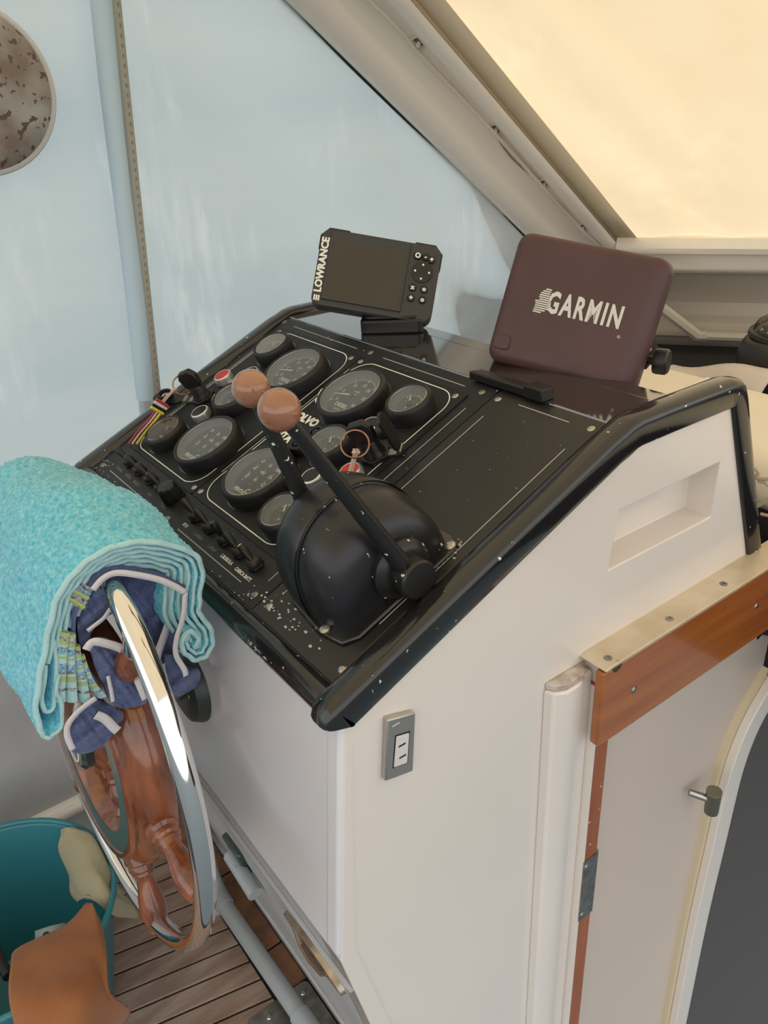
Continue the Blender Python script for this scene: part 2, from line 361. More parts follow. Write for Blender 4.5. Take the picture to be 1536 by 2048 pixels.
# ---- port side: wall, moulding, sill, frosted curtain
wl = struct('wall_left', MB().box((-1.03, -1.6, -1.05), (-1.0, 1.5, -.12)), M_GRYP, smooth=False)  # white wall, the shade it lies in put into a grey colour
mo = MB().tube([(-.995, y, -.868) for y in (-1.6, -.8, 0, 1.5)], .021, 14); struct('trim_1', mo, M_CRM)
struct('trim_2', MB().box((-1.0, -1.6, -.135), (-.985, 1.4, -.112)), M_WOODT, bevel=.003)
tr3 = struct('trim_3', MB().box((-1.01, -1.6, -.112), (-.985, 1.35, -.082)), M_WHT2, bevel=.004)
for y in (-.3, -.135, -.06, -.005, .022, .055):
    obj('snap_stud', MB().lathe([(0, .003), (.004, .002), (.005, 0)], 12, zto((-.985, y, -.097), (1, 0, 0))), M_STL, tr3)
def ztop(y): return min(1.12, .197+(1.263-y)*.772)
rows = []
ys = np.linspace(-1.6, 1.45, 62)
for j in range(25):
    t = j/24
    rows.append([(-1.0+.006*math.sin(5*y+3*t)*math.sin(PI*t)+.004*math.sin(13*y+7*t), y, lerp(-.09, max(ztop(y)+.03, -.07), t)) for y in ys])
cv = struct('window_1', MB().grid(rows), M_VIN, ang=80)
# zip seam of the curtain beside the pole
def pole_y(z): return .192+(z+.044)*.0786
zs = np.linspace(-.08, 1.0, 14)
sm = MB().grid([[(-.9915, pole_y(z)+.030+d, z) for z in zs] for d in (-.006, .013)])
obj('zip_tape', sm, mat('grey_zip_tape', (.45, .45, .41), rough=.9), cv, solid=.002)
st = MB()
for k in range(70):
    z = -.07+k*.0148; st.box((-.990, pole_y(z)+.0375, z), (-.9885, pole_y(z)+.0388, z+.006))
obj('stitching', st, M_SEAM, cv, smooth=False, kind='stuff')
# ---- corner pillar between curtain and windscreen canvas, a ribbed moulding
Lp, Lq = Vector((-1.0, 1.263, .197)), Vector((-1.0, .613, .699))
Rp, Rq = Vector((-.794, 1.40, .193)), Vector((-.794, .793, .681))
def Lt(t): return Lp.lerp(Lq, t)
def Rt(t): return Rp.lerp(Rq, t)
inn = Vector((.206, .137, 0)).cross(Vector((0, -.79, .61))).normalized()
if inn.z > 0: inn = -inn
ribs = [(0, -.003), (.02, .006), (.07, .014), (.16, .018), (.26, .016), (.34, .006), (.40, -.003), (.50, -.008), (.60, -.009), (.66, -.007), (.70, -.004), (.715, .006), (.745, .016), (.80, .019), (.86, .014), (.885, .004), (.90, .0)]
ribs = [(a+3.6*b, b) for a, b in ribs]
rows = [[Lt(t).lerp(Rt(t), s)+inn*h for s, h in ribs] for t in np.linspace(-.35, 1.6, 14)]
struct('trim_4', MB().grid(rows), M_CRM, solid=.004, ang=60)
struct('trim_5', MB().grid([[Lt(t).lerp(Rt(t), s)+inn*.002 for s in (-.02, .004)] for t in (-.05, 1.6)]), M_GAP, solid=.003)
struct('trim_6', MB().grid([[Lt(t).lerp(Rt(t), s)+inn*h for s, h in ((.925, .0150), (.930, .0040))] for t in (0, 1.6)]), M_SEAM, solid=.002)
# ---- windscreen canvas and its cream sill
SA = Vector((-.792, 1.40, .193)); SD = Vector((.261, .19, 0)).normalized()
CD = Vector((0, -.607, .488)).normalized()
def cnv(a, b): return SA+SD*a+CD*b
nrm = SD.cross(CD).normalized()
if nrm.z > 0: nrm = -nrm
rows = [[cnv(a, b)+nrm*(.008*math.sin(a*6)*math.sin(b*4)+(.006*math.sin(30*a+8*b) if a < .25 else 0)) for a in np.linspace(-.02, 2.6, 60)] for b in np.linspace(-.0, 1.25, 26)]
wd = struct('window_2', MB().grid(rows), M_CANV, ang=80)
obj('border_strip', MB().grid([[cnv(a, b)+nrm*.006 for a in (-.02, .012, .030)] for b in np.linspace(-.0, 1.25, 12)]), mat('cream_canvas_border', (.74, .63, .46), rough=.8), wd, solid=.002)
# overhead canopy carrying on aft from the windscreen, over the cockpit
e0 = [cnv(a, 1.25) for a in np.linspace(-.3, 2.6, 8)]
rows = [[Vector((p.x, lerp(p.y, -1.7, t), p.z+.12*math.sin(PI*t*.5))) for p in e0] for t in np.linspace(0, 1, 8)]
struct('ceiling', MB().grid(rows), M_CANV, ang=80)
# sill, lip and the shaded moulded panel below it
def wallp(a, z, off=0): return Vector((SA.x, SA.y, z))+SD*a+Vector((-SD.y, SD.x, 0))*(-off)
prof = [(.193, -.04), (.196, .0), (.192, .012), (.170, .020), (.158, .016), (.156, .0), (.120, -.012), (.108, -.016)]
struct('trim_7', MB().grid([[wallp(a, z, o) for z, o in prof] for a in np.linspace(-.02, 2.6, 12)]), M_CRM, solid=.003)
prof = [(.108, -.016), (.10, -.05), (.02, -.085), (-.012, -.075), (-.025, -.04), (-.055, -.035), (-.062, -.05), (-.10, -.055)]
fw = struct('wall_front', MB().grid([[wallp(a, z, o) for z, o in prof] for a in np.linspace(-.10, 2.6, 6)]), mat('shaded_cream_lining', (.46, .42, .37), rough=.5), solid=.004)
# raised diagonal frame in the corner of that panel
p0, p1 = bpn((1300, 598), wallp(0, 0, .02), (SD.y, -SD.x, 0)), bpn((1396, 672), wallp(0, 0, .02), (SD.y, -SD.x, 0))
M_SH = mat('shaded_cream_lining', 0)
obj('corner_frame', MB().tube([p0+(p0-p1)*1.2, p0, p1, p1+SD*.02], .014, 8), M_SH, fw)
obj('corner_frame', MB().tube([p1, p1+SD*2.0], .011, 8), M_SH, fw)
# low deck behind the cushion
struct('trim_8', MB().box((-1.0, 1.16, -.12), (1.6, 1.9, -.085)), M_DARK)

# ================================================================== CURTAIN FIXTURES
po = thing('canopy_pole', 'pale blue sleeved upright pole against the frosted curtain', 'pole', T(-.965, .19, -.09))
zz = np.linspace(.030, 1.05, 12)
obj('sleeve', MB().tube([(-.965, pole_y(z)+.002*math.sin(z*9), z) for z in zz], [.0165+.0008*math.sin(z*12) for z in zz], 18), M_SLEEVE, po)
obj('tube', MB().tube([(-.965, pole_y(-.1), -.1), (-.965, pole_y(.04), .04)], .0145, 18), M_CHR, po, label='bare chrome foot of the pole')
obj('foot_bracket', MB().lathe([(.024, 0), (.024, .006), (.018, .012)], 18, T(-.965, pole_y(-.1), -.112)), M_SAT, po)
# round weathered fender
dc = bp((-58, 180), 0, -.955); dd = thing('round_fender', 'weathered grey round fender with brown spots, top left corner', 'fender', T(*dc))
Rd = .117
pr = [(0, .02), (Rd*.5, .019), (Rd*.8, .015), (Rd*.95, .008), (Rd, .0), (Rd*.98, -.012), (Rd*.9, -.016)]
obj('body', MB().lathe(pr, 48, zto(dc, (1, -.12, -.02))), M_DISC, dd)
obj('rim', MB().tube([zto(dc, (1, -.12, -.02)) @ Vector((Rd*math.cos(a), Rd*math.sin(a), -.002)) for a in np.linspace(0, 2*PI, 48, endpoint=False)], .006, 8, closed=True), mat('pale_rim', (.55, .56, .56), rough=.5), dd)
# cable clipped to the pillar
def pil(t, s, h=0): return Lt(t).lerp(Rt(t), s+.02)+inn*(h*.8-.002)
cb = thing('clipped_cable', 'thin cream cable clipped along the sloping corner pillar', 'cable', Matrix.Translation(pil(.03, .6)))
pth = [(1.20, .60, .004), (1.05, .56, .004), (.93, .60, .006), (.80, .585, .004), (.66, .60, .004), (.53, .63, .010), (.40, .62, .005), (.28, .63, .010), (.18, .61, .004), (.10, .62, .004), (.03, .64, .010), (-.06, .66, .004)]
obj('wire', MB().tube(crom([pil(*p) for p in pth], 6), .0042, 8), mat('cream_cable_sheath', (.72, .66, .58), rough=.4), cb)
pth = [(.53, .63, .006), (.47, .58, .0), (.41, .56, .0), (.36, .57, .0), (.28, .63, .004)]
obj('slack_wire', MB().tube(crom([pil(*p) for p in pth], 6), .0022, 6), mat('tan_wire', (.38, .29, .2), rough=.5), cb)
for t in (.86, .53, .28, .05):
    m_ = frame(pil(t, .645, .002), (Lq-Lp).normalized(), inn.cross((Lq-Lp).normalized()), inn)
    o_ = obj('cable_clip', MB().tube([m_ @ Vector(p) for p in ((-.014, -.011, 0), (.014, -.011, 0), (.014, .011, 0), (-.014, .011, 0))], .0024, 6, closed=True).box((-.003, -.003, -.003), (.003, .003, .008), m_), M_STR, cb, smooth=False)
    obj('adhesive_pad', MB().box((-.009, -.006, -.006), (.009, .006, -.001), m_), mat('brown_adhesive', (.22, .12, .03), rough=.7), o_, smooth=False)

# ================================================================== HELM CONSOLE
con = thing('helm_console', 'white helm console with a sloping black dashboard and black edge trim', 'console', T(-.39, .35, -1.0))
XL, XR = -.79, 0.0
side = [(.010, -.02), (-.023, -.36), (.108, -1.0), (.80, -1.0), (.80, -.30), (.754, -.098), (.650, .17), (.640, .184), (.427, .178)]
def side_panel():
    me_mb = MB().prism(side, XR-.05, XR, ax=0)
    o = obj('side_panel', me_mb, M_WHT, con, smooth=False, label='white side panel of the console, tinted for warm light, with a recessed pocket')
    cut = obj('cutter', MB().prism([(.405, .003), (.616, .003), (.618, .083), (.416, .082)], XR-.042, XR+.02, ax=0), M_WHT, None, smooth=False)
    md = o.modifiers.new('b', 'BOOLEAN'); md.object = cut; md.operation = 'DIFFERENCE'; md.solver = 'EXACT'
    # cutter works in build-world coordinates, the panel hangs under the console's empty
    bpy.context.view_layer.update()
    me = bpy.data.meshes.new_from_object(o.evaluated_get(bpy.context.evaluated_depsgraph_get()))
    o.modifiers.clear(); o.data = me; ROOTS.remove(cut); bpy.data.objects.remove(cut)
    md = o.modifiers.new('bevel', 'BEVEL'); md.width = .002; md.segments = 2; md.limit_method = 'ANGLE'
side_panel()
obj('side_panel', MB().prism(side, XL, XL+.02, ax=0), M_WHT2, con, smooth=False)
obj('front_panel', MB().prism([(.010, -.016), (-.023, -.36), (-.005, -.37), (.03, -.016)], XL+.02, XR-.028, ax=0), M_WHT2, con, smooth=False, label='white front panel, tinted for cool light, under the dashboard')
obj('corner_post', MB().prism([(.006, -.016), (-.027, -.352), (.0, -.366), (.04, -.016)], XR-.028, XR-.0005, ax=0), M_WHT2, con, bevel=.006, bseg=3)
obj('kick_panel', MB().prism([(-.023, -.36), (.108, -1.0), (.13, -1.0), (.0, -.355)], XL+.02, XR-.001, ax=0), M_GRYP, con, smooth=False, bevel=.003, label='grey kick panel sloping in to the floor')
for z, dz in ((-.43, .0), (-.86, 0)):
    yy = -.023-(z+.36)*.2047
    obj('kick_ridge', MB().tube([(XL+.03, yy-.002, z), (XR-.004, yy-.002, z)], .004, 8), M_GRYP, con)
# raised edge line on the side panel
P_ = [(.016, -.05), (-.002, -.355), (.03, -.50), (.10, -.80)]
obj('edge_bead', MB().tube([(XR, y, z) for y, z in P_], .0012, 6), M_WHT, con)
# dashboard plates
def pb(x0, y0, x1, y1, z0, z1): return MB().box((x0, y0, z0), (x1, y1, z1), PANEL)
obj('dashboard_base', pb(-.775, .012, -.02, .457, -.02, -.0015), M_BLK, con, smooth=False)
lp = obj('dashboard_plate', pb(-.765, .021, -.2065, .454, -.002, .0), M_PAN, con, smooth=False, bevel=.0008, bseg=1, label='left dashboard plate carrying the gauges')
rp = obj('dashboard_plate', pb(-.2035, .021, -.032, .454, -.002, .0), mat('warm_reflection_black_plate', (.014, .0135, .0125), rough=.33, bump=.05, bscale=500, chips=.79, chipscale=80), con, smooth=False, bevel=.0008, bseg=1, label='right dashboard plate, blank, under the throttle')  # black tinted warm to carry the reflection of the canvas
obj('top_plate', MB().box((-.775, .418, .170), (-.018, .516, .1845)), M_TOP, con, smooth=False, bevel=.002, label='glossy black flat top of the console')
obj('top_plate', MB().box((-.775, .518, .168), (-.018, .553, .1825)), M_TOP, con, smooth=False, bevel=.002)
obj('back_panel', MB().prism([(.553, .18), (.79, -.29), (.79, -1.0), (.775, -1.0), (.775, -.29), (.54, .17)], XL+.02, XR-.05, ax=0), M_WHT2, con, smooth=False)
# black edge rails, swept along the side profile
def rail(xo, sgn, nm='edge_rail'):
    pr = [(-.006, -.004), (.006, .0005)]
    def arc(cx, cy, r, a0, a1, n): return [(cx+r*math.cos(math.radians(lerp(a0, a1, k/n))), cy+r*math.sin(math.radians(lerp(a0, a1, k/n)))) for k in range(n+1)]
    path = [(-.006, -.014), (-.003, -.004), (.004, .002)]+[(v*ca, v*sa) for v in (.05, .15, .25, .35, .43)]+[(.410, .178), (.424, .184), (.440, .187)]
    path += [(.50, .1875), (.58, .1875), (.618, .1875), (.634, .185), (.645, .176), (.652, .162)]+[(.70, .043), (.745, -.066), (.79, -.18), (.83, -.28)]
    frames = []
    for i, (y, z) in enumerate(path):
        a = path[max(0, i-1)]; b = path[min(len(path)-1, i+1)]; t = Vector((0, b[0]-a[0], b[1]-a[1])).normalized(); n = Vector((0, -t.z, t.y))
        frames.append((Vector((xo, y, z)), Vector((sgn, 0, 0)), n))
    sec = [(-.032, -.004), (-.031, .003), (-.027, .0062), (-.018, .0088), (-.006, .009), (.000, .0075), (.004, .003), (.0052, -.003), (.0052, -.026), (.003, -.0285), (-.002, -.029), (-.002, -.006)]
    return obj(nm, MB().sweep(frames, sec), M_CHIP, con, ang=50)
rail(XR, 1); rail(XL, -1)
# front nosing
sec = [(.0195, .0065), (.015, .0095), (.008, .009), (.001, .005), (-.0035, -.002), (-.005, -.010), (-.003, -.017), (.003, -.021), (.010, -.022), (.018, -.018)]
obj('front_nosing', MB().sweep([(Vector((x, 0, 0)), Vector((0, 1, 0)), Vector((0, 0, 1))) for x in np.linspace(XL+.002, -.004, 24)], sec), M_CHIP, con, ang=60)
# inner ridge beside the right rail, screws, printed lines
obj('inner_bead', MB().tube([PANEL @ Vector((-.0315, v, .001)) for v in (.03, .25, .45)], .0018, 6), M_BLK, con)
def cross_screw(parent, x, y, z, r=.0045, M=PANEL, m=None):
    mb = MB().lathe([(0, .0016), (r*.55, .0014), (r, .0004), (r, -.001)], 14)
    mb.box((-r*.55, -.0007, .0015), (r*.55, .0007, .0019)); mb.box((-.0007, -r*.55, .0015), (.0007, r*.55, .0019))
    return obj('screw', mb.xf(M @ T(x, y, z)), m or M_SAT, parent)
for x, y in ((-.740, .034), (-.481, .038), (-.222, .037), (-.753, .443), (-.484, .441), (-.227, .439)): cross_screw(lp, x, y, 0, .005, m=M_STL)
for x, y in ((-.188, .038), (-.194, .437), (-.042, .441), (-.037, .039)): cross_screw(rp, x, y, 0, .005)
def line_mb(segs, wd=.0014, z=.0003):
    mb = MB()
    for s in segs: ribbon(mb, s, wd, z)
    return mb.xf(PANEL)
obj('printed_line', line_mb([[(-.716, .440), (-.519, .4395)], [(-.449, .439), (-.261, .439)], [(-.708, .035), (-.515, .036)], [(-.442, .036), (-.257, .038)], [(-.224, .060), (-.224, .405)]]), mat('greyed_print', (.42, .42, .40), rough=.6), lp, smooth=False)
obj('printed_line', line_mb([[(-.188, .060), (-.188, .403)], [(-.159, .439), (-.074, .439)], [(-.047, .10), (-.047, .40)]]), mat('greyed_print', (.42, .42, .40)), rp, smooth=False)
def label_at(parent, txt, x, y, size, m, off=0, ext=.0001, nm='lettering', rot=0, z=.0004, sx=1):
    return obj(nm, text_mb(txt, size, off, ext, sx=sx).xf(PANEL @ T(x, y, z) @ Matrix.Rotation(rot, 4, 'Z')), m, parent, smooth=False)
for txt, x, m in (('FANALI', -.690, M_PRG), ('FANALI', -.652, M_PRG), ('RE.AUT', -.618, M_PRG), ('VHF', -.566, M_PRG), ('TERGI', -.515, M_PRG), ('RTX', -.436, M_PRN), ('L.FARO', -.394, M_PRG), ('L.SALA', -.352, M_PRG)):
    label_at(lp, txt, x, .0465, .0070, m, .0001)
label_at(lp, 'L.BUSSOLA', -.312, .0475, .0072, M_PRN, .0002, sx=.86); label_at(lp, 'CARICA BATT.', -.266, .0465, .0072, M_PRN, .0002, sx=.86)

# bare flakes where the black paint has come off
def flakes(parent, pts, M, m):
    mb = MB()
    for x, y, r in pts:
        k0 = random.uniform(0, 6); n_ = 6; P3 = [(x+r*random.uniform(.5, 1.3)*math.cos(k0+k*2*PI/n_)*1.5, y+r*random.uniform(.4, 1.1)*math.sin(k0+k*2*PI/n_), .0005) for k in range(n_)]
        mb.add(P3, [tuple(range(n_))], M)
    o = obj('paint_flakes', mb, m, parent, smooth=False, kind='stuff'); return o
FLK = mat('bare_flake', (.50, .49, .46), rough=.6)
rs = random.Random(3)
flakes(rp, [(rs.gauss(-.155, .035), rs.gauss(.045, .012), rs.uniform(.0006, .0022)) for _ in range(46)]+[(rs.gauss(-.050, .004), rs.uniform(.19, .235), rs.uniform(.0006, .0018)) for _ in range(22)]+[(rs.uniform(-.19, -.04), rs.uniform(.06, .44), rs.uniform(.0004, .0009)) for _ in range(22)], PANEL, FLK)
flakes(lp, [(rs.gauss(-.735, .012), rs.gauss(.035, .008), rs.uniform(.0006, .0018)) for _ in range(20)]+[(rs.uniform(-.74, -.22), rs.gauss(.0255, .002), rs.uniform(.0004, .0014)) for _ in range(40)]+[(rs.gauss(-.225, .01), rs.gauss(.035, .008), rs.uniform(.0005, .0013)) for _ in range(8)], PANEL, FLK)
NF = frame((0, -.0046, -.0015), (1, 0, 0), (0, -.12, .99), (0, -.99, -.12))
flakes(con, [(rs.gauss(-.150, .014), rs.gauss(-.006, .004), rs.uniform(.0008, .0028)) for _ in range(26)]+[(rs.uniform(-.7, -.02), rs.gauss(-.004, .004), rs.uniform(.0004, .0009)) for _ in range(20)], NF @ T(0, 0, .0006), mat('bright_flake', (.72, .72, .70), rough=.5))

# ---- the two engine instrument panels
def engine_panel(x0, x1, label):
    t = thing('instrument_panel', label, 'panel', PANEL @ T((x0+x1)/2, .256, 0), 'engine instrument panels')
    obj('backing_plate', MB().prism(rrect(x0, .0865, x1, .427, .004), 0, .0022, PANEL), M_PLT, t, smooth=False)
    fr = MB(); ribbon(fr, rrect(x0+.010, .0955, x1-.011, .420, .034, 8), .0016, .0025, True)
    obj('printed_border', fr.xf(PANEL), M_PRN, t, smooth=False)
    f2 = MB(); ribbon(f2, [(x0+.004, .14), (x0+.004, .395)], .0009, .0025)
    obj('printed_border', f2.xf(PANEL), M_PRN, t, smooth=False)
    for x, y in ((x0+.009, .098), (x1-.009, .097), (x1-.016, .416), (x0+.008, .416)): cross_screw(t, x, y, .0022, .0048)
    return t
eL = engine_panel(-.738, -.4885, 'left of two black engine instrument panels with white rounded border')
eR = engine_panel(-.4865, -.240, 'right of two black engine instrument panels with white rounded border')
for e, dx in ((eR, 0), (eL, -.2505)):
    label_at(e, 'VOLVO', -.452+dx, .281, .020, M_PRN, .0011, z=.0026)
    label_at(e, 'PENTA', -.462+dx, .239, .020, M_PRN, .0011, z=.0026)
# ---- gauges
def gauge(x, y, R, label, kind, cat='gauge', lens=None, group=None):
    g = thing('dial_gauge', label, cat, PANEL @ T(x, y, .0022), group)
    Ro = R*1.145 if R > .04 else R*1.20; h = .0245; M = PANEL @ T(x, y, .0022)
    fl = MB().lathe([(Ro+.0022, 0), (Ro+.0022, .0012), (Ro-.002, .0016)], 48, M, cap=False); obj('base_flange', fl, M_BLK, g)
    bz = MB().lathe([(Ro-.0005, 0), (Ro, .004), (Ro, h-.006), (Ro-.0015, h-.002), (Ro-.004, h), (R+.001, h), (R-.0002, h-.0012), (R-.001, h-.005)], 56, M, cap=False)
    obj('bezel', bz, M_RUB, g)
    obj('chrome_ring', MB().lathe([(R-.0002, h-.0018), (R-.0014, h-.0013), (R-.0022, h-.003)], 48, M, cap=False), M_SAT, g)
    inn_ = MB().lathe([(R-.0015, h-.003), (R-.005, h-.009), (R-.008, h-.0120)], 48, M, cap=False); obj('inner_reflector', inn_, mat('grey_reflector', (.19, .19, .19), rough=.4), g)
    obj('dial_face', MB().lathe([(0, 0), (R-.0075, 0)], 40, M @ T(0, 0, h-.0120), cap=False), M_DIAL, g)
    mk = MB(); zf = h-.0115
    def tick(a, r0, r1, wd): ribbon(mk, [(r0*math.cos(a), r0*math.sin(a)), (r1*math.cos(a), r1*math.sin(a))], wd, zf)
    Ri = R-.0085
    def addtext(s, sz, px, py, off=.0001, rot=0):
        tm = text_mb(s, sz, off, .00005)
        mk.add([Matrix.Rotation(rot, 4, 'Z') @ v + Vector((px, py, zf)) for v in tm.v], tm.f)
    if kind == 'tach':
        for k in range(0, 61):
            a = math.radians(215-250*k/60)
            big = k % 10 == 0
            tick(a, Ri*(.80 if big else .88), Ri*.99, .0012 if big else .0006)
        for k, s in enumerate(('0', '5', '10', '15', '20', '25', '30')):
            a = math.radians(215-250*k/6); addtext(s, .0085, Ri*.64*math.cos(a), Ri*.64*math.sin(a))
        addtext('x100', .006, 0, .010); addtext('r/min', .005, .0, .004)
        addtext('DIESEL', .0095, 0, -.022, .0003); addtext('r.p.m.', .006, 0, -.030)
    elif kind == 'warn':
        for r_, n in ((.62, 3), (.2, 3), (-.22, 3)):
            for k in range(n):
                px = (k-1)*.0215+(.0 if r_ > 0 else .002); py = r_*Ri*.9
                addtext(('O', 'E-', 'HH', '-E', '=H', 'O-', '[]', 'H', 'C')[int(round((.62-r_)/.41))*3+k], .0085, px, py, .0003)
                mk.add([(px-.0012, py-.010, zf), (px+.0012, py-.010, zf), (px, py-.0075, zf)], [(0, 1, 2)])
        addtext('PENTA', .0085, -.004, -.033, .0004); addtext('C', .012, .011, -.028, .0003)
    else:
        for k in range(0, 13):
            a = math.radians(150-120*k/12); tick(a, Ri*.78, Ri*.95, .0007 if k % 3 else .0013)
        for s, px in (('-', -.012), ('0', 0), ('+', .012)): addtext(s, .007, px, .003)
        addtext('V' if kind == 'volt' else ('C' if kind == 'temp' else 'BAR'), .006, 0, -.009)
    obj('markings', mk.xf(M), mat('dial_print', (.95, .94, .88), rough=.7), g, smooth=False)
    if kind != 'warn':
        a = math.radians(195 if kind == 'tach' else 128)
        nd = MB(); L_ = Ri*(.86 if kind == 'tach' else .8)
        nd.add([(0, -.0019, 0), (L_, -.0007, 0), (L_, .0007, 0), (0, .0019, 0), (0, -.0019, .0008), (L_, -.0007, .0008), (L_, .0007, .0008), (0, .0019, .0008)], [(0, 1, 2, 3), (4, 5, 6, 7), (0, 1, 5, 4), (1, 2, 6, 5), (2, 3, 7, 6), (3, 0, 4, 7)], M @ T(0, 0, h-.0095) @ Matrix.Rotation(a, 4, 'Z'))
        obj('needle', nd, M_PRN, g, smooth=False)
        obj('needle_hub', MB().lathe([(.004, 0), (.004, .002), (.0035, .0024), (0, .0025)], 16, M @ T(0, 0, h-.0110)), M_PLS, g)
    obj('glass_lens', MB().lathe([(0, .0006), (R*.6, .0004), (R-.001, 0)], 40, M @ T(0, 0, h-.0018), cap=False), lens or M_LENS, g)
    return g
gauge(-.558, .342, .0475, 'large rev counter at the upper left, partly behind the brown balls', 'tach', group='large dial gauges')
gauge(-.398, .342, .0475, 'large rev counter of the right panel with chipped bezel', 'tach', group='large dial gauges')
gauge(-.552, .1605, .0475, 'large warning-symbol dial of the left panel', 'warn', group='large dial gauges')
gauge(-.392, .161, .0475, 'large warning-symbol dial crossed by the rear black lever', 'warn', group='large dial gauges')
gauge(-.669, .369, .0285, 'topmost small gauge at the far left corner, glass hazed over', 'volt', lens=M_LENS2, group='small dial gauges')
gauge(-.292, .367, .0285, 'small gauge at the upper right corner of the right panel', 'volt', group='small dial gauges')
gauge(-.615, .248, .0285, 'small gauge half hidden by the rear brown ball', 'temp', group='small dial gauges')
gauge(-.662, .136, .0285, 'small gauge with browned glass beside the yellow key cord', 'oil', lens=M_BRNL, group='small dial gauges')
gauge(-.339, .254, .0285, 'small gauge between the front lever and the right ignition key', 'temp', group='small dial gauges')
gauge(-.286, .135, .0285, 'lowest small gauge, next to the throttle housing', 'volt', group='small dial gauges')
g2 = [o for o in bpy.data.objects if o.name == 'dial_gauge.001'][0]
for a0, a1 in ((196, 214), (218, 232)):
    Mg = PANEL @ T(-.398, .342, .0022)
    obj('paint_chip', MB().tube([Mg @ Vector((.0530*math.cos(math.radians(a_)), .0530*math.sin(math.radians(a_)), .0225)) for a_ in np.linspace(a0, a1, 8)], [.0006, .0013, .0017, .0012, .0016, .0013, .0009, .0005], 6), mat('bare_white_chip', (.75, .76, .78), rough=.5), g2)
# ---- push buttons
def button(x, y, m, label, grp='chrome ringed push buttons'):
    b = thing('push_button', label, 'button', PANEL @ T(x, y, .0022), grp); M = PANEL @ T(x, y, .0022)
    obj('ring', MB().lathe([(.0145, 0), (.0165, .002), (.0168, .009), (.0155, .0135), (.0135, .015), (.0128, .0146)], 32, M, cap=False), M_RING, b)
    obj('cap', MB().lathe([(.0129, .0100), (.0129, .0143), (.0122, .0148), (0, .0148)], 28, M), m, b)
button(-.704, .278, M_RED, 'red push button in a silver ring beside the left ignition key')
button(-.650, .199, M_PLS, 'black push button in a silver ring below the left ignition key')
button(-.650, .306, M_PLS, 'black push button behind the rear brown ball')
button(-.315, .311, M_PLS, 'black push button behind the right ignition key')
button(-.312, .201, M_PLS, 'black push button between the two lever shafts')
button(-.266, .235, M_RED, 'red push button behind the throttle housing, under the key cord')
# ---- round black fuse caps
def fuse(x, y, label):
    f = thing('fuse_cap', label, 'fuse cap', PANEL @ T(x, y, .0022), 'black fuse caps'); M = PANEL @ T(x, y, .0022)
    obj('body', MB().lathe([(.0135, 0), (.0135, .012), (.012, .0145), (.0085, .0150), (.008, .012), (0, .012)], 24, M), M_PLS, f)
    obj('centre_post', MB().lathe([(.0045, .011), (.0045, .0155), (0, .016)], 16, M), M_PLS, f)
fuse(-.565, .272, 'round black fuse cap under the rear brown ball'); fuse(-.385, .262, 'round black fuse cap under the front brown ball, upper one')
fuse(-.392, .232, 'round black fuse cap beside the front lever, lower one')
# ---- ignition switches with hinged caps, keys and cords
def ignition(x, y, label, hinge_dir, cord, up):
    s = thing('ignition_switch', label, 'switch', PANEL @ T(x, y, .0022), 'ignition switches'); M = PANEL @ T(x, y, .0022)
    hexp = [(.021*math.cos(math.radians(60*k+10)), .021*math.sin(math.radians(60*k+10))) for k in range(6)]
    obj('hex_nut', MB().prism(hexp, 0, .007, M), M_PLS, s, smooth=False, bevel=.001)
    obj('barrel', MB().lathe([(.016, .007), (.0145, .012), (.0135, .014), (.0125, .028), (.0115, .030), (0, .030)], 28, M), M_PLS, s)
    key = thing('ignition_key', label.replace('ignition switch', 'ignition key').replace('hinged cap', 'key ring'), 'key', M @ T(0, 0, .03), 'ignition keys')
    K = M @ T(0, 0, .022) @ Matrix.Rotation(math.radians(35), 4, 'Z') @ Matrix.Rotation(math.radians(-10), 4, 'Y')
    obj('blade', MB().box((-.004, -.0012, -.012), (.004, .0012, .002), K), M_SAT, key, smooth=False)
    obj('bow', MB().prism([(-.011, 0), (-.016, .010), (-.018, .027), (-.011, .038), (.011, .038), (.018, .027), (.016, .010), (.011, 0)], -.0060, .0060, K @ Matrix.Rotation(PI/2, 4, 'X')), M_PLS, key, bevel=.003, bseg=3)
    for j in range(5): obj('grip_rib', MB().box((-.011+j*.005, -.0062, .006), (-.0095+j*.005, .0062, .024), K), M_PLS, key, smooth=False)
    # hinged protective cap
    a = hinge_dir; H = M @ Matrix.Rotation(a, 4, 'Z')
    cp = obj('cap_hinge', MB().box((.016, -.006, .001), (.036, .006, .004), H).lathe([(.0035, -.008), (.0035, .008)], 12, H @ T(.036, 0, .006) @ Matrix.Rotation(PI/2, 4, 'X')), M_STL, s)
    tl = math.radians(up); J = H @ T(.036, 0, .006) @ Matrix.Rotation(-tl, 4, 'Y')
    obj('protective_cap', MB().prism(rrect(.002, -.012, .060, .012, .011), -.002, .002, J).lathe([(.0125, .002), (.0125, .011), (.0095, .011), (.009, .004), (0, .004)], 24, J @ T(.036, 0, 0)), M_PLS, s)
    obj('cap_seal', MB().lathe([(.0075, 0), (.0070, .002), (.003, .0025), (.0025, 0)], 20, J @ T(.036, 0, .004)), mat('grey_seal', (.42, .43, .45), rough=.5), s)
    # split ring and cord
    rc = K @ Vector((-.013, 0, .018)); 
    return M, K, key, rc
M1, K1, key1, rc1 = ignition(-.701, .229, 'left ignition switch with hinged cap, yellow and red key cord', math.radians(215), 0, 15)
M2, K2, key2, rc2 = ignition(-.268, .278, 'right ignition switch with hinged cap, pale pink key cord', math.radians(38), 1, 96)
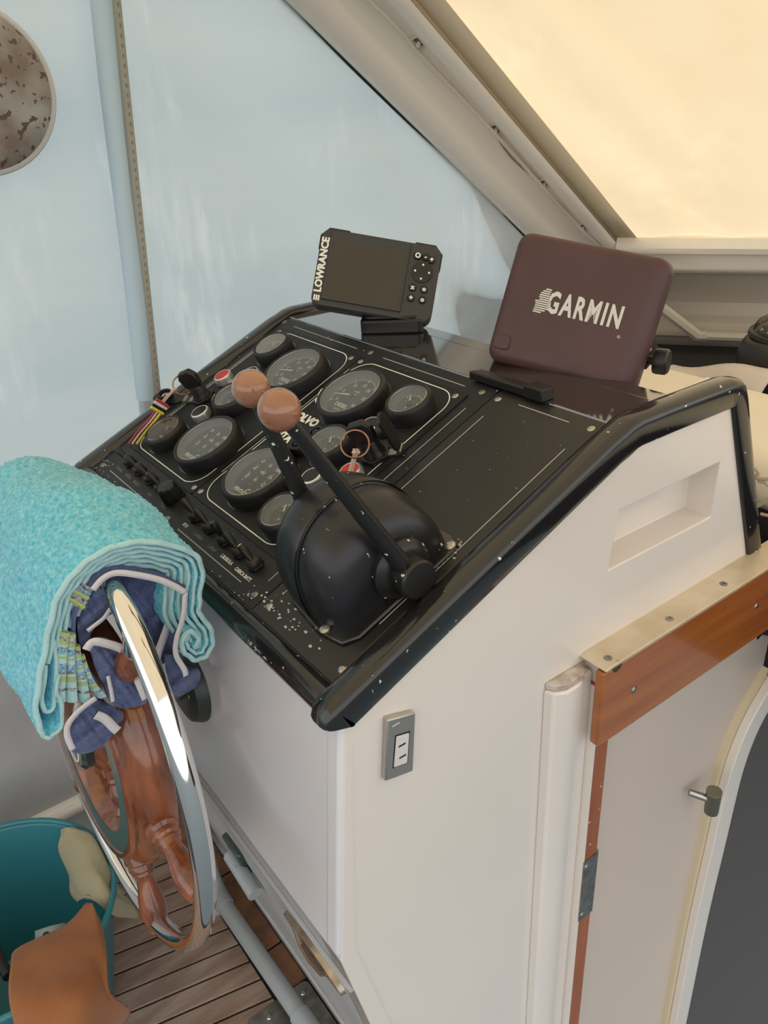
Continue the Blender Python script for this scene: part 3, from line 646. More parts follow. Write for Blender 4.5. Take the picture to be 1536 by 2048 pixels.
def key_ring(key, rc, nv, r=.0175):
    X = Vector(nv).orthogonal().normalized(); Y = Vector(nv).normalized().cross(X)
    return obj('key_ring', MB().tube([rc+(X*math.cos(a)+Y*math.sin(a))*r for a in np.linspace(0, 2*PI, 32, endpoint=False)], .0013, 8, closed=True), mat('coppery_ring', (.30, .17, .11), rough=.25, metal=1), key)
view = Vector(-RW[2])
# left ring and cord bundle: positions on the plane x = const through the key
r1 = bp((366, 770), 0, rc1.x+.0); key_ring(key1, r1, view+Vector((.25, 0, .1)), .0165)
r2 = bp((710, 888), 0, rc2.x+.045); key_ring(key2, r2, view+Vector((-.1, 0, .15)), .0175)
def at1(p, dx=0): return bp(p, 0, rc1.x+dx)
lan = thing('key_cord', 'red, white and yellow cord bundle hanging from the left key', 'cord', Matrix.Translation(at1((268, 880))), 'key cords')
PK = mat('pale_pink_cord', (.66, .46, .38), rough=.7)
for d in (-2, 2): obj('pink_loop', MB().tube(crom([at1((352+d, 776)), at1((338+d, 790)), at1((322+d*1.4, 808))], 5), .0013, 8), PK, lan)
for m_, d0, d1, wd in ((mat('crimson_cord', (.42, .035, .07), rough=.6), -8, -11, .0017), (M_STR, -2, -4, .0016), (M_PLS, 1, 0, .0010), (mat('yellow_cord', (.80, .60, .06), rough=.5), 6, 5, .0025)):
    c = crom([at1((318+d0, 822)), at1((303+d0, 842)), at1((284+d1, 866)), at1((268+d1, 888))], 6)
    obj('cord_strand', MB().tube(c, wd, 8), m_, lan)
for k, m_ in enumerate((mat('crimson_cord', 0), M_STR, M_PLS, mat('yellow_cord', 0))):
    a = at1((324-k*3.2, 806+k*5.0)); b = at1((336-k*3.2, 813+k*5.0)); c0 = at1((312-k*3.2, 799+k*5.0))
    obj('cord_wrap', MB().tube([c0, a, b], [.0028, .0032, .0028], 8), m_, lan)
def at2(p, dx=0): return bp(p, 0, rc2.x+.045+dx)
l2 = thing('key_cord', 'pale pink elastic cord hanging from the right key over the red button', 'cord', Matrix.Translation(at2((700, 945))), 'key cords')
for d in (-3.5, 3.5): obj('loop_strand', MB().tube(crom([at2((712+d, 898)), at2((710+d*.6, 912)), at2((706+d*.5, 925)), at2((700+d*.7, 948))], 6), .0019, 8), PK, l2)
obj('knot', MB().sphere(at2((708, 905)), .0030, 12, 8).sphere(at2((716, 905)), .0030, 12, 8), PK, l2)
# ---- toggle switches
names = ['first toggle switch from the left end of the row', 'second toggle switch from the left end of the row', 'third toggle switch from the left end of the row', 'fourth toggle switch from the left, beside the fat rotary knob',
         'toggle switch just right of the central screw', 'second toggle switch right of the central screw', 'steeply raised toggle switch, third right of the central screw', 'fourth toggle switch right of the central screw, brown nut', 'last toggle switch at the right end with a white tip']
tx = [-.682, -.639, -.594, -.551, -.431, -.388, -.343, -.302, -.261]
def toggle(x, label, tilt, tip):
    y = .065; t = thing('toggle_switch', label, 'switch', PANEL @ T(x, y, 0), 'toggle switches in a row'); M = PANEL @ T(x, y, 0)
    a0 = random.uniform(0, 60)
    obj('hex_nut', MB().lathe([(.0105, 0), (.0112, .001), (.0112, .0035), (.0095, .0045)], 6, M @ Matrix.Rotation(math.radians(a0), 4, 'Z')), M_PLS, t, smooth=False, bevel=.0006)
    obj('rubber_boot', MB().lathe([(.0095, .0045), (.0098, .008), (.009, .011), (.0075, .0125), (.0045, .014)], 20, M), mat('brown_black_rubber', (.022, .016, .013), rough=.5), t)
    L_ = M @ T(0, 0, .012) @ Matrix.Rotation(math.radians(tilt[0]), 4, 'Y') @ Matrix.Rotation(math.radians(tilt[1]), 4, 'X')
    obj('lever', MB().lathe([(.0036, 0), (.0040, .006), (.0050, .013), (.0050, .0215), (.0040, .0235), (0, .024)], 16, L_), M_PLS, t)
    if tip: obj('worn_tip', MB().lathe([(.0043, .0230), (.0025, .0245), (0, .0249)], 14, L_), M_PRN if tip == 2 else M_STL, t)
for i, x in enumerate(tx):
    toggle(x, names[i], (-42 if i not in (6,) else -10, 4 if i < 4 else -2), 2 if i == 8 else (1 if i < 4 else 0))
kn = thing('rotary_knob', 'fat faceted black rotary knob in the switch row', 'knob', PANEL @ T(-.512, .066, 0))
obj('knob_body', MB().lathe([(.0165, 0), (.017, .002), (.0165, .008), (.014, .021), (.0125, .024), (0, .0245)], 9, PANEL @ T(-.512, .066, .002)), M_PLS, kn, smooth=False, bevel=.001)
obj('collar', MB().lathe([(.0185, 0), (.0180, .0022), (.015, .0025)], 28, PANEL @ T(-.512, .066, 0)), M_PLS, kn)

# ---- engine control: flange, dome, two levers
thr = thing('engine_control', 'black twin lever engine control housing with two brown ball knobs', 'control', PANEL @ T(-.112, .145, 0))
obj('base_flange', MB().prism([(-.176, .075), (-.160, .057), (-.098, .050), (-.060, .057), (-.049, .075), (-.047, .215), (-.052, .226), (-.066, .230), (-.160, .232), (-.178, .222)], 0, .005, PANEL), M_CHIP, thr, bevel=.002)
def dome():
    mb = MB(); rows = []
    us = [(-.180, .90), (-.175, .955), (-.165, .98), (-.130, 1.02), (-.1265, 1.00), (-.1255, .975), (-.118, .99), (-.105, .985), (-.092, .95), (-.080, .88), (-.071, .78), (-.0655, .65), (-.063, .48), (-.0625, .25)]
    for u, s in us:
        r = []
        for k in range(29):
            a = PI*k/28; cv_, sv = math.cos(a), math.sin(a)
            e = .86
            vv = .146-.086*(abs(cv_)**e)*(1 if cv_ > 0 else -1)*(s if s > .9 else lerp(s, 1, .45)); nn = .104*(abs(sv)**.92)*s
            if u > -.09 and False: pass
            r.append(Vector((u, vv, nn+.003)))
        rows.append(r)
    mb.grid(rows); mb.f.append(tuple(range(29))); n0 = (len(rows)-1)*29; mb.f.append(tuple(range(n0, n0+29))[::-1])
    return mb.xf(PANEL)
obj('dome_cover', dome(), M_HOOD, thr, ang=50)
obj('seam_ring', MB().tube([PANEL @ Vector((-.1262, .146-.0875*(abs(math.cos(a))**.86)*(1 if math.cos(a) > 0 else -1), .104*abs(math.sin(a))**.92*1.005+.003)) for a in np.linspace(.02, PI-.02, 30)], .0012, 6), M_BLK, thr)
HC = Vector((-.060, .156, .026))
XM = Matrix.Rotation(PI/2, 4, 'Y')
obj('pivot_collar', MB().lathe([(.036, -.012), (.036, .003), (.031, .009), (.024, .011), (.0, .011)], 36, PANEL @ T(*HC) @ XM), M_ROD, thr)
obj('pivot_hub', MB().lathe([(.020, -.004), (.0215, .004), (.0225, .030), (.0205, .033), (.0, .033)], 32, PANEL @ T(*HC) @ XM), M_ROD, thr)
B1 = Vector((-.045, .123, .277)); H1 = Vector((-.043, .155, .030))
B2 = Vector((-.182, .1525, .237)); H2 = Vector((-.184, .136, .06))
def lever(h, b, rr, lbl, kr):
    P = [PANEL @ h.lerp(b, t) for t in (0, .15, .45, .8, .93)]
    l_ = obj('lever', MB().tube(P, [rr*1.35, rr*1.15, rr, rr*.86, rr*.8], 18, flat=.85), M_ROD, thr, label=lbl)
    bb = PANEL @ b
    obj('ball_knob', MB().sphere(bb, kr, 40, 28), M_KNB, l_, label='caramel brown glossy ball knob')
lever(H1, B1, .0088, 'front black lever, paint worn near the ball', .0188)
lever(H2, B2, .0090, 'rear black lever behind the dome', .0197)
obj('pivot_hub', MB().lathe([(.026, 0), (.026, .010), (.020, .014), (0, .014)], 28, PANEL @ T(-.178, .136, .05) @ Matrix.Rotation(-PI/2, 4, 'Y')), M_ROD, thr)
for x, y in ((-.092, .0585), (-.055, .2175)):
    cross_screw(thr, x, y, .006, .0065)

# ================================================================== DISPLAYS
def pose(Cp, X, Y, k, w_, h_):
    Cn = CAM+k*(np.array(Cp)-CAM); X = Vector(X).normalized(); Y = Vector(Y); Y = (Y-X*Y.dot(X)).normalized(); Z = X.cross(Y)
    return frame(Cn, X, Y, Z)
# fish finder
k1 = 1.08; W1, H1_ = .200, .130
MF = pose((-.485, .423, .292), (.642, .742, -.196), (-.249, .443, .861), k1, W1, H1_)
ff = thing('fish_finder', 'charcoal fish finder with blank screen and round buttons on a swivel stand', 'display', T(-.55, .47, .185))
a, b = W1/2, H1_/2
outl = rrect(-a, -b, a, b, .016, 6)
obj('casing', MB().prism(outl, -.030, -.002, MF).prism(rrect(-a+.004, -b+.004, a-.004, b-.004, .013, 6), -.045, -.030, MF), M_GREYC, ff, bevel=.004, bseg=3)
obj('corner_cap', MB().prism([(-a-.0015, b-.035), (-a-.0015, b-.012), (-a+.012, b+.002), (-a+.045, b+.002), (-a+.047, b-.001), (-a+.002, b-.035)], -.028, -.004, MF), M_PLS, ff, bevel=.001)
obj('corner_cap', MB().prism([(a+.0015, b-.035), (a+.0015, b-.012), (a-.012, b+.002), (a-.045, b+.002), (a-.047, b-.001), (a-.002, b-.035)], -.028, -.004, MF), M_PLS, ff, bevel=.001)
obj('front_bezel', MB().prism(rrect(-a+.002, -b+.002, a-.002, b-.002, .015, 6), -.003, .0, MF), M_GREYC, ff, bevel=.0012)
# raised screen surround (frame of four slopes)
sx0, sx1, sy0, sy1 = -.078, .042, -.047, .047
fr = MB(); o4 = [(sx0-.006, sy0-.006), (sx1+.006, sy0-.006), (sx1+.006, sy1+.012), (sx0-.006, sy1+.012)]; i4 = [(sx0, sy0), (sx1, sy0), (sx1, sy1), (sx0, sy1)]
vs = [(x, y, .0) for x, y in o4]+[(x, y, .0032) for x, y in [(p[0]*.985, p[1]*.985) for p in o4]]+[(x, y, .0012) for x, y in i4]
fr.add(vs, [(i, (i+1) % 4, 4+(i+1) % 4, 4+i) for i in range(4)]+[(4+i, 4+(i+1) % 4, 8+(i+1) % 4, 8+i) for i in range(4)], MF)
obj('screen_surround', fr, M_GREYC, ff, smooth=False)
obj('screen', MB().box((sx0, sy0, -.001), (sx1, sy1, .0013), MF), M_SCR, ff, smooth=False)
tm = text_mb('LOWRANCE', .0165, .0007, .0002, sx=.98).xf(MF @ T(-a+.0095, .003, .0006) @ Matrix.Rotation(PI/2, 4, 'Z')); obj('lettering', tm, M_PRN, ff, smooth=False)
lg = MB()
for k in range(3): lg.box((-a+.0045+k*.0036, -.056, .0002), (-a+.0070+k*.0036, -.047, .0008), MF)
obj('logo_bars', lg, M_PRN, ff, smooth=False)
def rbtn(x, y, r, sym, dpad=False):
    bt = obj('button', MB().lathe([(r, 0), (r, .0022), (r*.85, .0034), (0, .0034 if not dpad else .0026)], 26, MF @ T(x, y, 0)), M_PLS, ff)
    if sym: obj('symbol', text_mb(sym, r*1.7, .0005, .0001).xf(MF @ T(x, y, .0037)), M_PRN, bt, smooth=False)
    return bt
rbtn(.0615, .043, .0068, 'O'); rbtn(.0745, .043, .0062, '-'); rbtn(.0848, .040, .0062, '+')
dpd = rbtn(.0725, .018, .0175, None, True)
sy = MB()
for dx, dy in ((.0115, 0), (-.0115, 0), (0, .0115), (0, -.0115)): sy.prism([(dx-.0015, dy-.0015), (dx+.0015, dy-.0015), (dx+.0015, dy+.0015), (dx-.0015, dy+.0015)], .003, .0036, MF @ T(.0725, .018, 0))
obj('symbol', sy, M_PRN, dpd, smooth=False)
for x, y, s in ((.0615, -.0095, 'x'), (.0805, -.0095, 'o'), (.0615, -.027, '+'), (.0805, -.027, 'o')): rbtn(x, y, .0062, s)
# stand
bc = MF @ Vector((.008, -b, -.022)); bz = .1845
ft = Vector((bc.x+.012, bc.y+.028, bz))
sd = frame(ft, *(lambda X: (X, Vector((0, 0, 1)).cross(X), Vector((0, 0, 1))))(Vector((MF[0][0], MF[1][0], 0)).normalized()))
obj('stand_base', MB().prism(rrect(-.052, -.032, .052, .032, .012), 0, .022, sd).prism(rrect(-.046, -.027, .046, .027, .012), .022, .028, sd), M_PLS, ff, bevel=.003)
obj('stand_neck', MB().tube([ft+Vector((0, 0, .026)), ft.lerp(bc, .6)+Vector((0, 0, .012)), bc+MF.to_3x3() @ Vector((0, .012, 0))], .021, 4, cap=True), M_PLS, ff, smooth=False, bevel=.003)
# chart plotter under its maroon cover
W2, H2_ = .216, .184
MG = pose((-.154, .49, .28), (.911, .388, -.14), (-.019, .378, .926), 1.07, W2, H2_)
cpt = thing('chart_plotter', 'chart plotter under a maroon plastic cover on a black bracket', 'display', T(-.17, .49, .185))
a, b = W2/2, H2_/2
def loop(x0, y0, x1, y1, r, z): return [MG @ Vector((x, y, z)) for x, y in rrect(x0, y0, x1, y1, r, 6)]
cov = MB().grid([loop(-a, -b, a, b, .020, -.030), loop(-a+.001, -b+.001, a-.001, b-.001, .020, -.012), loop(-a+.004, -b+.004, a-.006, b-.003, .018, -.004), loop(-a+.010, -b+.010, a-.020, b-.008, .015, .0008), loop(-a+.016, -b+.016, a-.028, b-.014, .012, .0015)], close=True)
n0 = len(cov.v)-28; cov.f.append(tuple(range(n0, n0+28)))
co_ = obj('front_cover', cov, M_MAR, cpt, ang=60, label='faded maroon snap-on cover')
obj('latch', MB().prism(rrect(-a+.010, -b+.020, -a+.034, -b+.040, .006), 0, .004, MG), M_MAR, co_, bevel=.0015)
obj('casing', MB().prism(rrect(-a+.006, -b+.006, a-.004, b-.004, .016, 5), -.052, -.028, MG).prism(rrect(-a+.025, -b+.02, a-.02, b-.02, .016, 5), -.085, -.052, MG), M_PLS, cpt, bevel=.004)
tm = text_mb('GARMIN', .040, .0013, .0003, sx=.60, sp=1.22).xf(MG @ T(.014, .004, .0018)); obj('lettering', tm, M_LTR, co_, smooth=False)
gl = MB()
for k in range(12):
    yy = -.016+k*.0029; hw = math.sqrt(max(0, .0185**2-(yy)**2))*.62; sh = .0035*math.sin(k*.55)+.002*(k-6)*.35
    if k < 6: gl.box((-.045-hw+sh, yy+.004, .0016), (-.045+hw+sh, yy+.0058, .0021), MG)
    else: gl.box((-.045-hw*.45+sh, yy+.004, .0016), (-.045+hw*.95+sh, yy+.0058, .0021), MG)
obj('globe_logo', gl, M_LTR, co_, smooth=False)
obj('registered_mark', text_mb('\u00ae', .006, 0, .0002).xf(MG @ T(.069, -.019, .0018)), M_LTR, co_, smooth=False)
# bracket: U bail standing on the console top, with side knobs
yb = MG @ Vector((0, -b*.55, -.055))
X_ = Vector((MG[0][0], MG[1][0], 0)).normalized(); Y_ = Vector((0, 0, 1)).cross(X_)
fo = Vector((yb.x, yb.y, .1855)); bl = frame(fo, X_, Y_, Vector((0, 0, 1)))
hh = (yb.z-.1855)
obj('bracket', MB().prism(rrect(-a+.004, -.022, a-.002, .022, .01), 0, .005, bl).box((-a+.002, -.010, .0), (-a+.007, .010, hh+.014), bl).box((a-.004, -.012, .0), (a+.001, .012, hh+.014), bl), M_BLK, cpt, bevel=.002)
obj('bracket_feet', MB().box((-a+.01, -.034, .0), (a-.02, -.026, .006), bl).box((-a+.01, -.040, .0), (-a+.035, -.02, .009), bl), M_SAT, cpt, bevel=.001)
for s in (1,):
    kb = MB().lathe([(.006, 0), (.006, .006), (.0165, .008), (.0175, .012), (.0175, .024), (.015, .027), (.0, .027)], 20, bl @ T(s*a, 0, hh) @ Matrix.Rotation(s*PI/2, 4, 'Y'))
    obj('clamp_knob', kb, M_PLS, cpt)
# small black strip foot left of it on the console top
stp = thing('mounting_strip', 'short black ridged strip screwed to the console top, left of the covered plotter', 'bracket', T(-.19, .435, .185))
obj('body', MB().prism([(-.262, .410), (-.255, .428), (-.135, .432), (-.135, .412)], .1845, .1965), M_PLS, stp, smooth=False, bevel=.002)
obj('end_block', MB().box((-.160, .410, .1845), (-.128, .434, .2010)), M_PLS, stp, bevel=.0015)

# ================================================================== STEERING WHEEL
wc = Vector((-.38, -.139, -.188)); tau, az = .07, .021
wn = Vector((math.sin(az)*math.cos(tau), -math.cos(az)*math.cos(tau), math.sin(tau)))
wu = Vector((0, 0, 1)).cross(wn).normalized(); wv = wn.cross(wu)
WF = frame(wc, wu, wv, wn)
sw = thing('steering_wheel', 'ship style steering wheel, turned mahogany spokes inside a chrome outer ring', 'steering wheel', Matrix.Translation(wc))
ringp = []; n = 96; sec = [(.0120*math.cos(t), .0130*math.sin(t)) for t in np.linspace(0, 2*PI, 24, endpoint=False)]
rows = [[WF @ Vector(((.300+p)*math.cos(t), (.300+p)*math.sin(t), q)) for p, q in sec] for t in np.linspace(0, 2*PI, n, endpoint=False)]
mb = MB().grid(rows+[rows[0]], close=True); obj('outer_ring', mb, M_CHR, sw, label='polished chrome outer ring')
# mahogany felloe ring, moulded section; lies a little towards the helmsman
WM2 = WF @ T(0, -.022, 0)
prof = [(.112, -.022), (.108, -.008), (.114, .006), (.116, .018), (.122, .024), (.124, .0275), (.151, .0275), (.153, .0305), (.160, .0305), (.164, .026), (.163, .021), (.168, .017), (.176, .012), (.181, .002), (.184, -.010), (.180, -.022), (.168, -.028), (.125, -.028)]
rows = [[WM2 @ Vector((r*math.cos(t), r*math.sin(t), z)) for r, z in prof] for t in np.linspace(0, 2*PI, 72, endpoint=False)]
obj('wooden_rim', MB().grid(rows+[rows[0]], close=True), M_WOOD, sw, ang=50)
obj('inlay_ring', MB().lathe([(.1245, .0272), (.1245, .0290), (.1505, .0290), (.1505, .0272)], 72, WM2, cap=False), M_GRN, sw, label='flat grey-green inlaid ring')
hub = obj('hub', MB().lathe([(.0, -.04), (.046, -.04), (.050, -.02), (.050, .012), (.044, .022), (.036, .026), (0, .026)], 40, WM2), M_WOOD, sw)
obj('hub_cap', MB().lathe([(.036, .026), (.036, .036), (.030, .041), (0, .043)], 36, WM2), M_DGRN, hub, label='dark green hub cap with a pale oval line')
obj('cap_line', MB().tube([WM2 @ Vector((.022*math.cos(t), .022*math.sin(t), .0422)) for t in np.linspace(0, 2*PI, 30, endpoint=False)], .0009, 6, closed=True), M_PRN, hub)
outer = [(.0165, .166), (.0195, .178), (.0205, .186), (.016, .190), (.0175, .194), (.0175, .198), (.0145, .201), (.0150, .205), (.0120, .209), (.0115, .215), (.0135, .228), (.0170, .243), (.0185, .256), (.0180, .268), (.0150, .280), (.0120, .288), (.0130, .291)]
inner = [(.016, .046), (.0155, .058), (.011, .063), (.0125, .068), (.0105, .072), (.0135, .082), (.0150, .092), (.0120, .100), (.0105, .104), (.0135, .107), (.0150, .114)]
for k in range(6):
    a_ = math.radians(-68+60*k-0); D = WF.to_3x3() @ Vector((math.cos(a_), math.sin(a_), 0))
    Mz = zto(WM2 @ Vector((0, 0, 0)), D); 
    o_ = obj('spoke', MB().lathe(outer, 20, Mz).lathe(inner, 16, Mz), M_WOOD, sw)
    tip = WM2 @ (Vector((math.cos(a_), math.sin(a_), 0))*.286); end = WF @ (Vector((math.cos(a_), math.sin(a_), 0))*.298)
    obj('spoke_ferrule', MB().tube([tip, end], .012, 14), M_CHR, o_)
obj('shaft', MB().tube([wc-wn*.03, wc-wn*.145], .016, 20), M_STL, sw)
hb = thing('helm_pump', 'dark green cylindrical helm pump on the console front behind the wheel', 'pump', T(*(wc-wn*.13)))
obj('body', MB().lathe([(.052, -.02), (.052, .024), (.046, .036), (.036, .040), (0, .040)], 36, zto(wc-wn*.15+Vector((.008, 0, 0)), wn)), mat('dark_green_paint', (.035, .045, .040), rough=.35, chips=.70, chipscale=40, chipcol=(.4, .42, .4)), hb)
obj('mounting_flange', MB().lathe([(.058, -.025), (.058, -.015), (.052, -.012)], 36, zto(wc-wn*.15+Vector((.008, 0, 0)), wn)), M_DGRN, hb)

# ================================================================== TOWELS ON THE WHEEL
XT = -.232
def prof_pts(px, x): return [bp(p, 0, x) for p in px]
outer_px = [(80, 1462), (72, 1405), (84, 1330), (98, 1258), (115, 1194), (149, 1146), (189, 1112), (243, 1089), (301, 1084), (358, 1096), (393, 1113), (405, 1146), (399, 1198), (400, 1229), (418, 1252), (426, 1279), (416, 1308), (392, 1320), (370, 1306), (363, 1284), (380, 1262), (397, 1279), (388, 1296)]
ctr = Vector((0, -.115, .02))
tw = thing('terry_towel', 'folded turquoise terry towel draped over the top of the steering wheel', 'towel', T(-.38, -.12, .06))
base = crom(prof_pts(outer_px, XT), 7)
def sweep_layer(curve, x1, seed, amp=.004, ns=26, x0=None):
    rows = []
    for j in range(ns+1):
        t = j/ns; dx = lerp(0, x1, t)
        r = []
        for i, p in enumerate(curve):
            s = i/len(curve)
            wv_ = amp*(math.sin(9*s+3.1*t*4+seed)+.6*math.sin(23*s-5*t+seed*2))*min(1, t*4)
            r.append(Vector((p.x-dx, p.y+wv_*.4-.010*t*math.sin(3*s), p.z+wv_*.5-.018*t*t+.016*math.sin(PI*min(1, t*1.2))*math.exp(-((s-.33)/.22)**2))))
        rows.append(r)
    return rows
rows = sweep_layer(base, .36, 0, amp=.0065)
o_ = obj('outer_layer', MB().grid(rows), M_TOW, tw, solid=.0045, ang=180)
tx_ = bpy.data.textures.new('terry', 'CLOUDS'); tx_.noise_scale = .0055; tx_.noise_depth = 1
sb = o_.modifiers.new('s', 'SUBSURF'); sb.levels = 2; sb.render_levels = 2
dm = o_.modifiers.new('d', 'DISPLACE'); dm.texture = tx_; dm.strength = .0065; dm.texture_coords = 'LOCAL'
def hem(curve, r, parent, amp=.0015, dx=.0, m=None, nm='hem'):
    P = [p+Vector((dx+amp*.5*math.sin(i*.9), amp*.35*math.sin(i*.83), amp*.35*math.cos(i*.97))) for i, p in enumerate(curve)]
    return obj(nm, MB().tube(P, r, 8, flat=.8), m or M_HEM, parent)
hem(base, .0034, o_)
# further folded layers underneath (offset towards the wheel)
def offset(curve, d):
    out = []
    n = len(curve)
    for i, p in enumerate(curve):
        a_, b_ = curve[max(0, i-2)], curve[min(n-1, i+2)]; t = (b_-a_).normalized(); nn = Vector((0, -t.z, t.y))
        out.append(p-nn*d)
    return out
part = base[2*7-7:int(7*20)]
for k in range(1, 6):
    i0, i1 = 12+k*2, 7*20-k*2
    cu = offset(base[i0:i1], .0068*k)
    cu = [p+Vector((-.004*k, 0, 0)) for p in cu]
    l_ = obj('inner_layer', MB().grid(sweep_layer(cu, .30, k, amp=.001, ns=8)), M_TOW if k % 2 else M_HEM, tw, solid=.004, ang=180)
    hem(cu, .0026, l_, dx=.001, amp=.0012)
# hanging fold loop at the lower left
lo = crom(prof_pts([(80, 1462), (90, 1474), (104, 1472), (124, 1446), (122, 1405), (112, 1380), (118, 1350)], XT), 6)
l_ = obj('inner_layer', MB().grid(sweep_layer(lo, .2, 3, amp=.002, ns=8)), M_TOW, tw, solid=.004, ang=180); hem(lo, .003, l_)
lo = crom(prof_pts([(90, 1330), (84, 1400), (92, 1424), (108, 1406), (112, 1330), (108, 1280)], XT-.004), 6)
l_ = obj('inner_layer', MB().grid(sweep_layer(lo, .2, 3, amp=.002, ns=8)), M_TOW, tw, solid=.004, ang=180); hem(lo, .003, l_)
# patterned border folds: narrow hanging strips and a short visible band
M_YEL = mat('yellow_green_weave', (.50, .56, .12), rough=.9, col2=(.30, .42, .30), vscale=420); M_BLU = mat('blue_weave', (.03, .20, .38), rough=.9, col2=(.50, .62, .62), vscale=420); M_BKW = mat('black_white_weave', (.06, .07, .09), rough=.9, col2=(.55, .6, .6), vscale=260)
def strip(cl, wpx, segs):
    """one hanging fold: px centre line, px half width, list of (t0, t1, material)"""
    L_ = crom([bp(p, 0, XT-.006) for p in cl], 10); n_ = len(L_)
    core = obj('border_fold', MB().tube(L_, wpx, 8, flat=.45), M_HEM, tw)
    for t0, t1, m_ in segs:
        a0, a1 = int(t0*(n_-1)), max(int(t0*(n_-1))+1, int(t1*(n_-1)))
        obj('woven_band', MB().tube(L_[a0:a1+1], wpx*1.03, 8, flat=.47), m_, core)
sg = [(.02, .10, M_YEL), (.12, .17, M_BKW), (.19, .25, M_YEL), (.27, .37, M_BLU), (.40, .46, M_YEL), (.50, .60, M_BLU), (.62, .66, M_BKW), (.68, .76, M_YEL), (.80, .83, M_BKW)]
strip([(126, 1262), (121, 1300), (118, 1350), (117, 1402)], .0075, sg)
strip([(138, 1266), (136, 1305), (139, 1350), (142, 1402)], .0075, sg)
strip([(148, 1290), (152, 1325), (162, 1360), (170, 1403)], .0070, sg)
strip([(158, 1310), (168, 1340), (182, 1368), (204, 1393)], .0065, sg)
for k, m_ in enumerate((M_BKW, M_BLU, M_YEL, M_BKW, M_YEL)):
    P = [bp(p, 0, XT-.010) for p in ((150-k*5.5, 1163+k*8), (166-k*4.0, 1173+k*8), (182-k*4, 1180+k*9))]
    obj('woven_band', MB().tube(P, .0040, 8, flat=.6), m_, o_)
# ---- chambray cloth with white stripes
dn = thing('striped_cloth', 'blue chambray cloth with white stripes bunched round the wheel ring under the towel', 'cloth', T(-.25, -.13, .03))
def patch(px, x, bulge=.01, tilt=0, m=M_DEN, nm='fold', rings=10, seed=0, n=64, wob=.0045):
    P = crom([(p[0], p[1], 0) for p in px], max(2, n//len(px)), closed=True); cx = sum(p.x for p in P)/len(P); cy = sum(p.y for p in P)/len(P)
    mb = MB(); rws = []
    for j in range(rings+1):
        s = 1-j/rings; r = []
        for i, p in enumerate(P):
            qx, qy = cx+(p.x-cx)*s, cy+(p.y-cy)*s
            xx = x+bulge*(1-s*s)+tilt*(qx-cx)/100+wob*(math.sin(qx*.11+seed)*math.cos(qy*.09+seed*2)+.8*math.sin(.13*qx+.17*qy+seed)+.35*math.sin(.31*qx-.23*qy+seed*3))
            r.append(bp((qx, qy), 0, xx))
        rws.append(r)
    mb.grid(rws, close=True); return obj(nm, mb, m, dn, solid=.0022, ang=180)
def px_ribbon(px, x, wd, m=M_STR, parent=None, nm='white_stripe', off=.004, depth=None):
    off += .005; wd *= .85
    P = crom([bp(p, 0, x+off) for p in px], 6); mb = MB(); A = []; B = []
    for i, p in enumerate(P):
        t = (P[min(i+1, len(P)-1)]-P[max(0, i-1)]).normalized(); s = t.cross(Vector((1, 0, 0))).normalized()*wd/2
        A.append(p-s); B.append(p+s)
    return obj(nm, mb.grid([A, B]), m, parent or dn, solid=.0003, ang=180)
XD = XT-.008
# outer wrap: a ribbon of cloth that goes back along the ring
wrap = crom(prof_pts([(206, 1398), (190, 1360), (163, 1322), (150, 1280), (150, 1235), (165, 1200), (192, 1158), (222, 1140), (262, 1141), (318, 1152), (352, 1166), (374, 1182), (368, 1240), (352, 1285), (362, 1320), (378, 1345)], XD), 6)
w_ = obj('fold', MB().grid(sweep_layer(wrap, .26, 5, amp=.002, ns=10)), M_DEN, dn, solid=.003, ang=180)
px_ribbon([(186, 1180), (205, 1158), (232, 1146), (275, 1150), (320, 1160), (352, 1174), (371, 1186)], XD, .0085, off=.006)
px_ribbon([(371, 1186), (366, 1235), (353, 1278), (352, 1310), (368, 1338), (372, 1352)], XD, .0075, off=.006)
patch([(222, 1160), (260, 1148), (330, 1165), (366, 1190), (362, 1250), (345, 1300), (318, 1330), (300, 1280), (262, 1240), (235, 1200)], XD-.035, .0, seed=2)
px_ribbon([(346, 1205), (336, 1250), (318, 1300), (310, 1330)], XD-.030, .012, off=.008)
patch([(172, 1195), (205, 1175), (232, 1185), (236, 1215), (205, 1240), (184, 1262), (168, 1300), (156, 1270), (156, 1230)], XD-.010, .004, seed=1)
px_ribbon([(222, 1216), (208, 1236), (188, 1252), (175, 1262)], XD-.006, .006, off=.006)
patch([(180, 1285), (205, 1275), (242, 1292), (262, 1320), (280, 1360), (296, 1398), (272, 1412), (240, 1416), (220, 1400), (208, 1370), (190, 1330)], XD+.004, .010, seed=3)
px_ribbon([(172, 1300), (186, 1284), (215, 1288), (246, 1300), (262, 1328), (277, 1362), (292, 1398)], XD+.010, .011, off=.008)
px_ribbon([(216, 1352), (222, 1380), (226, 1404)], XD+.006, .005, off=.007)
patch([(200, 1400), (222, 1412), (246, 1428), (238, 1450), (218, 1478), (190, 1500), (160, 1506), (138, 1498), (128, 1466), (140, 1430), (168, 1410)], XD-.004, .012, seed=4)
px_ribbon([(192, 1396), (160, 1420), (138, 1446), (134, 1470), (146, 1500)], XD, .008, off=.009)
px_ribbon([(192, 1430), (210, 1438), (228, 1456), (236, 1462)], XD, .012, off=.012)
patch([(330, 1310), (352, 1318), (378, 1336), (398, 1340), (396, 1368), (372, 1386), (352, 1390), (338, 1362)], XD-.020, .008, seed=5)
obj('care_label', MB().grid([[bp(p, 0, XD+.004) for p in ((150, 1404), (144, 1430))], [bp(p, 0, XD+.004) for p in ((162, 1408), (155, 1434))]]), M_STR, dn, solid=.001)

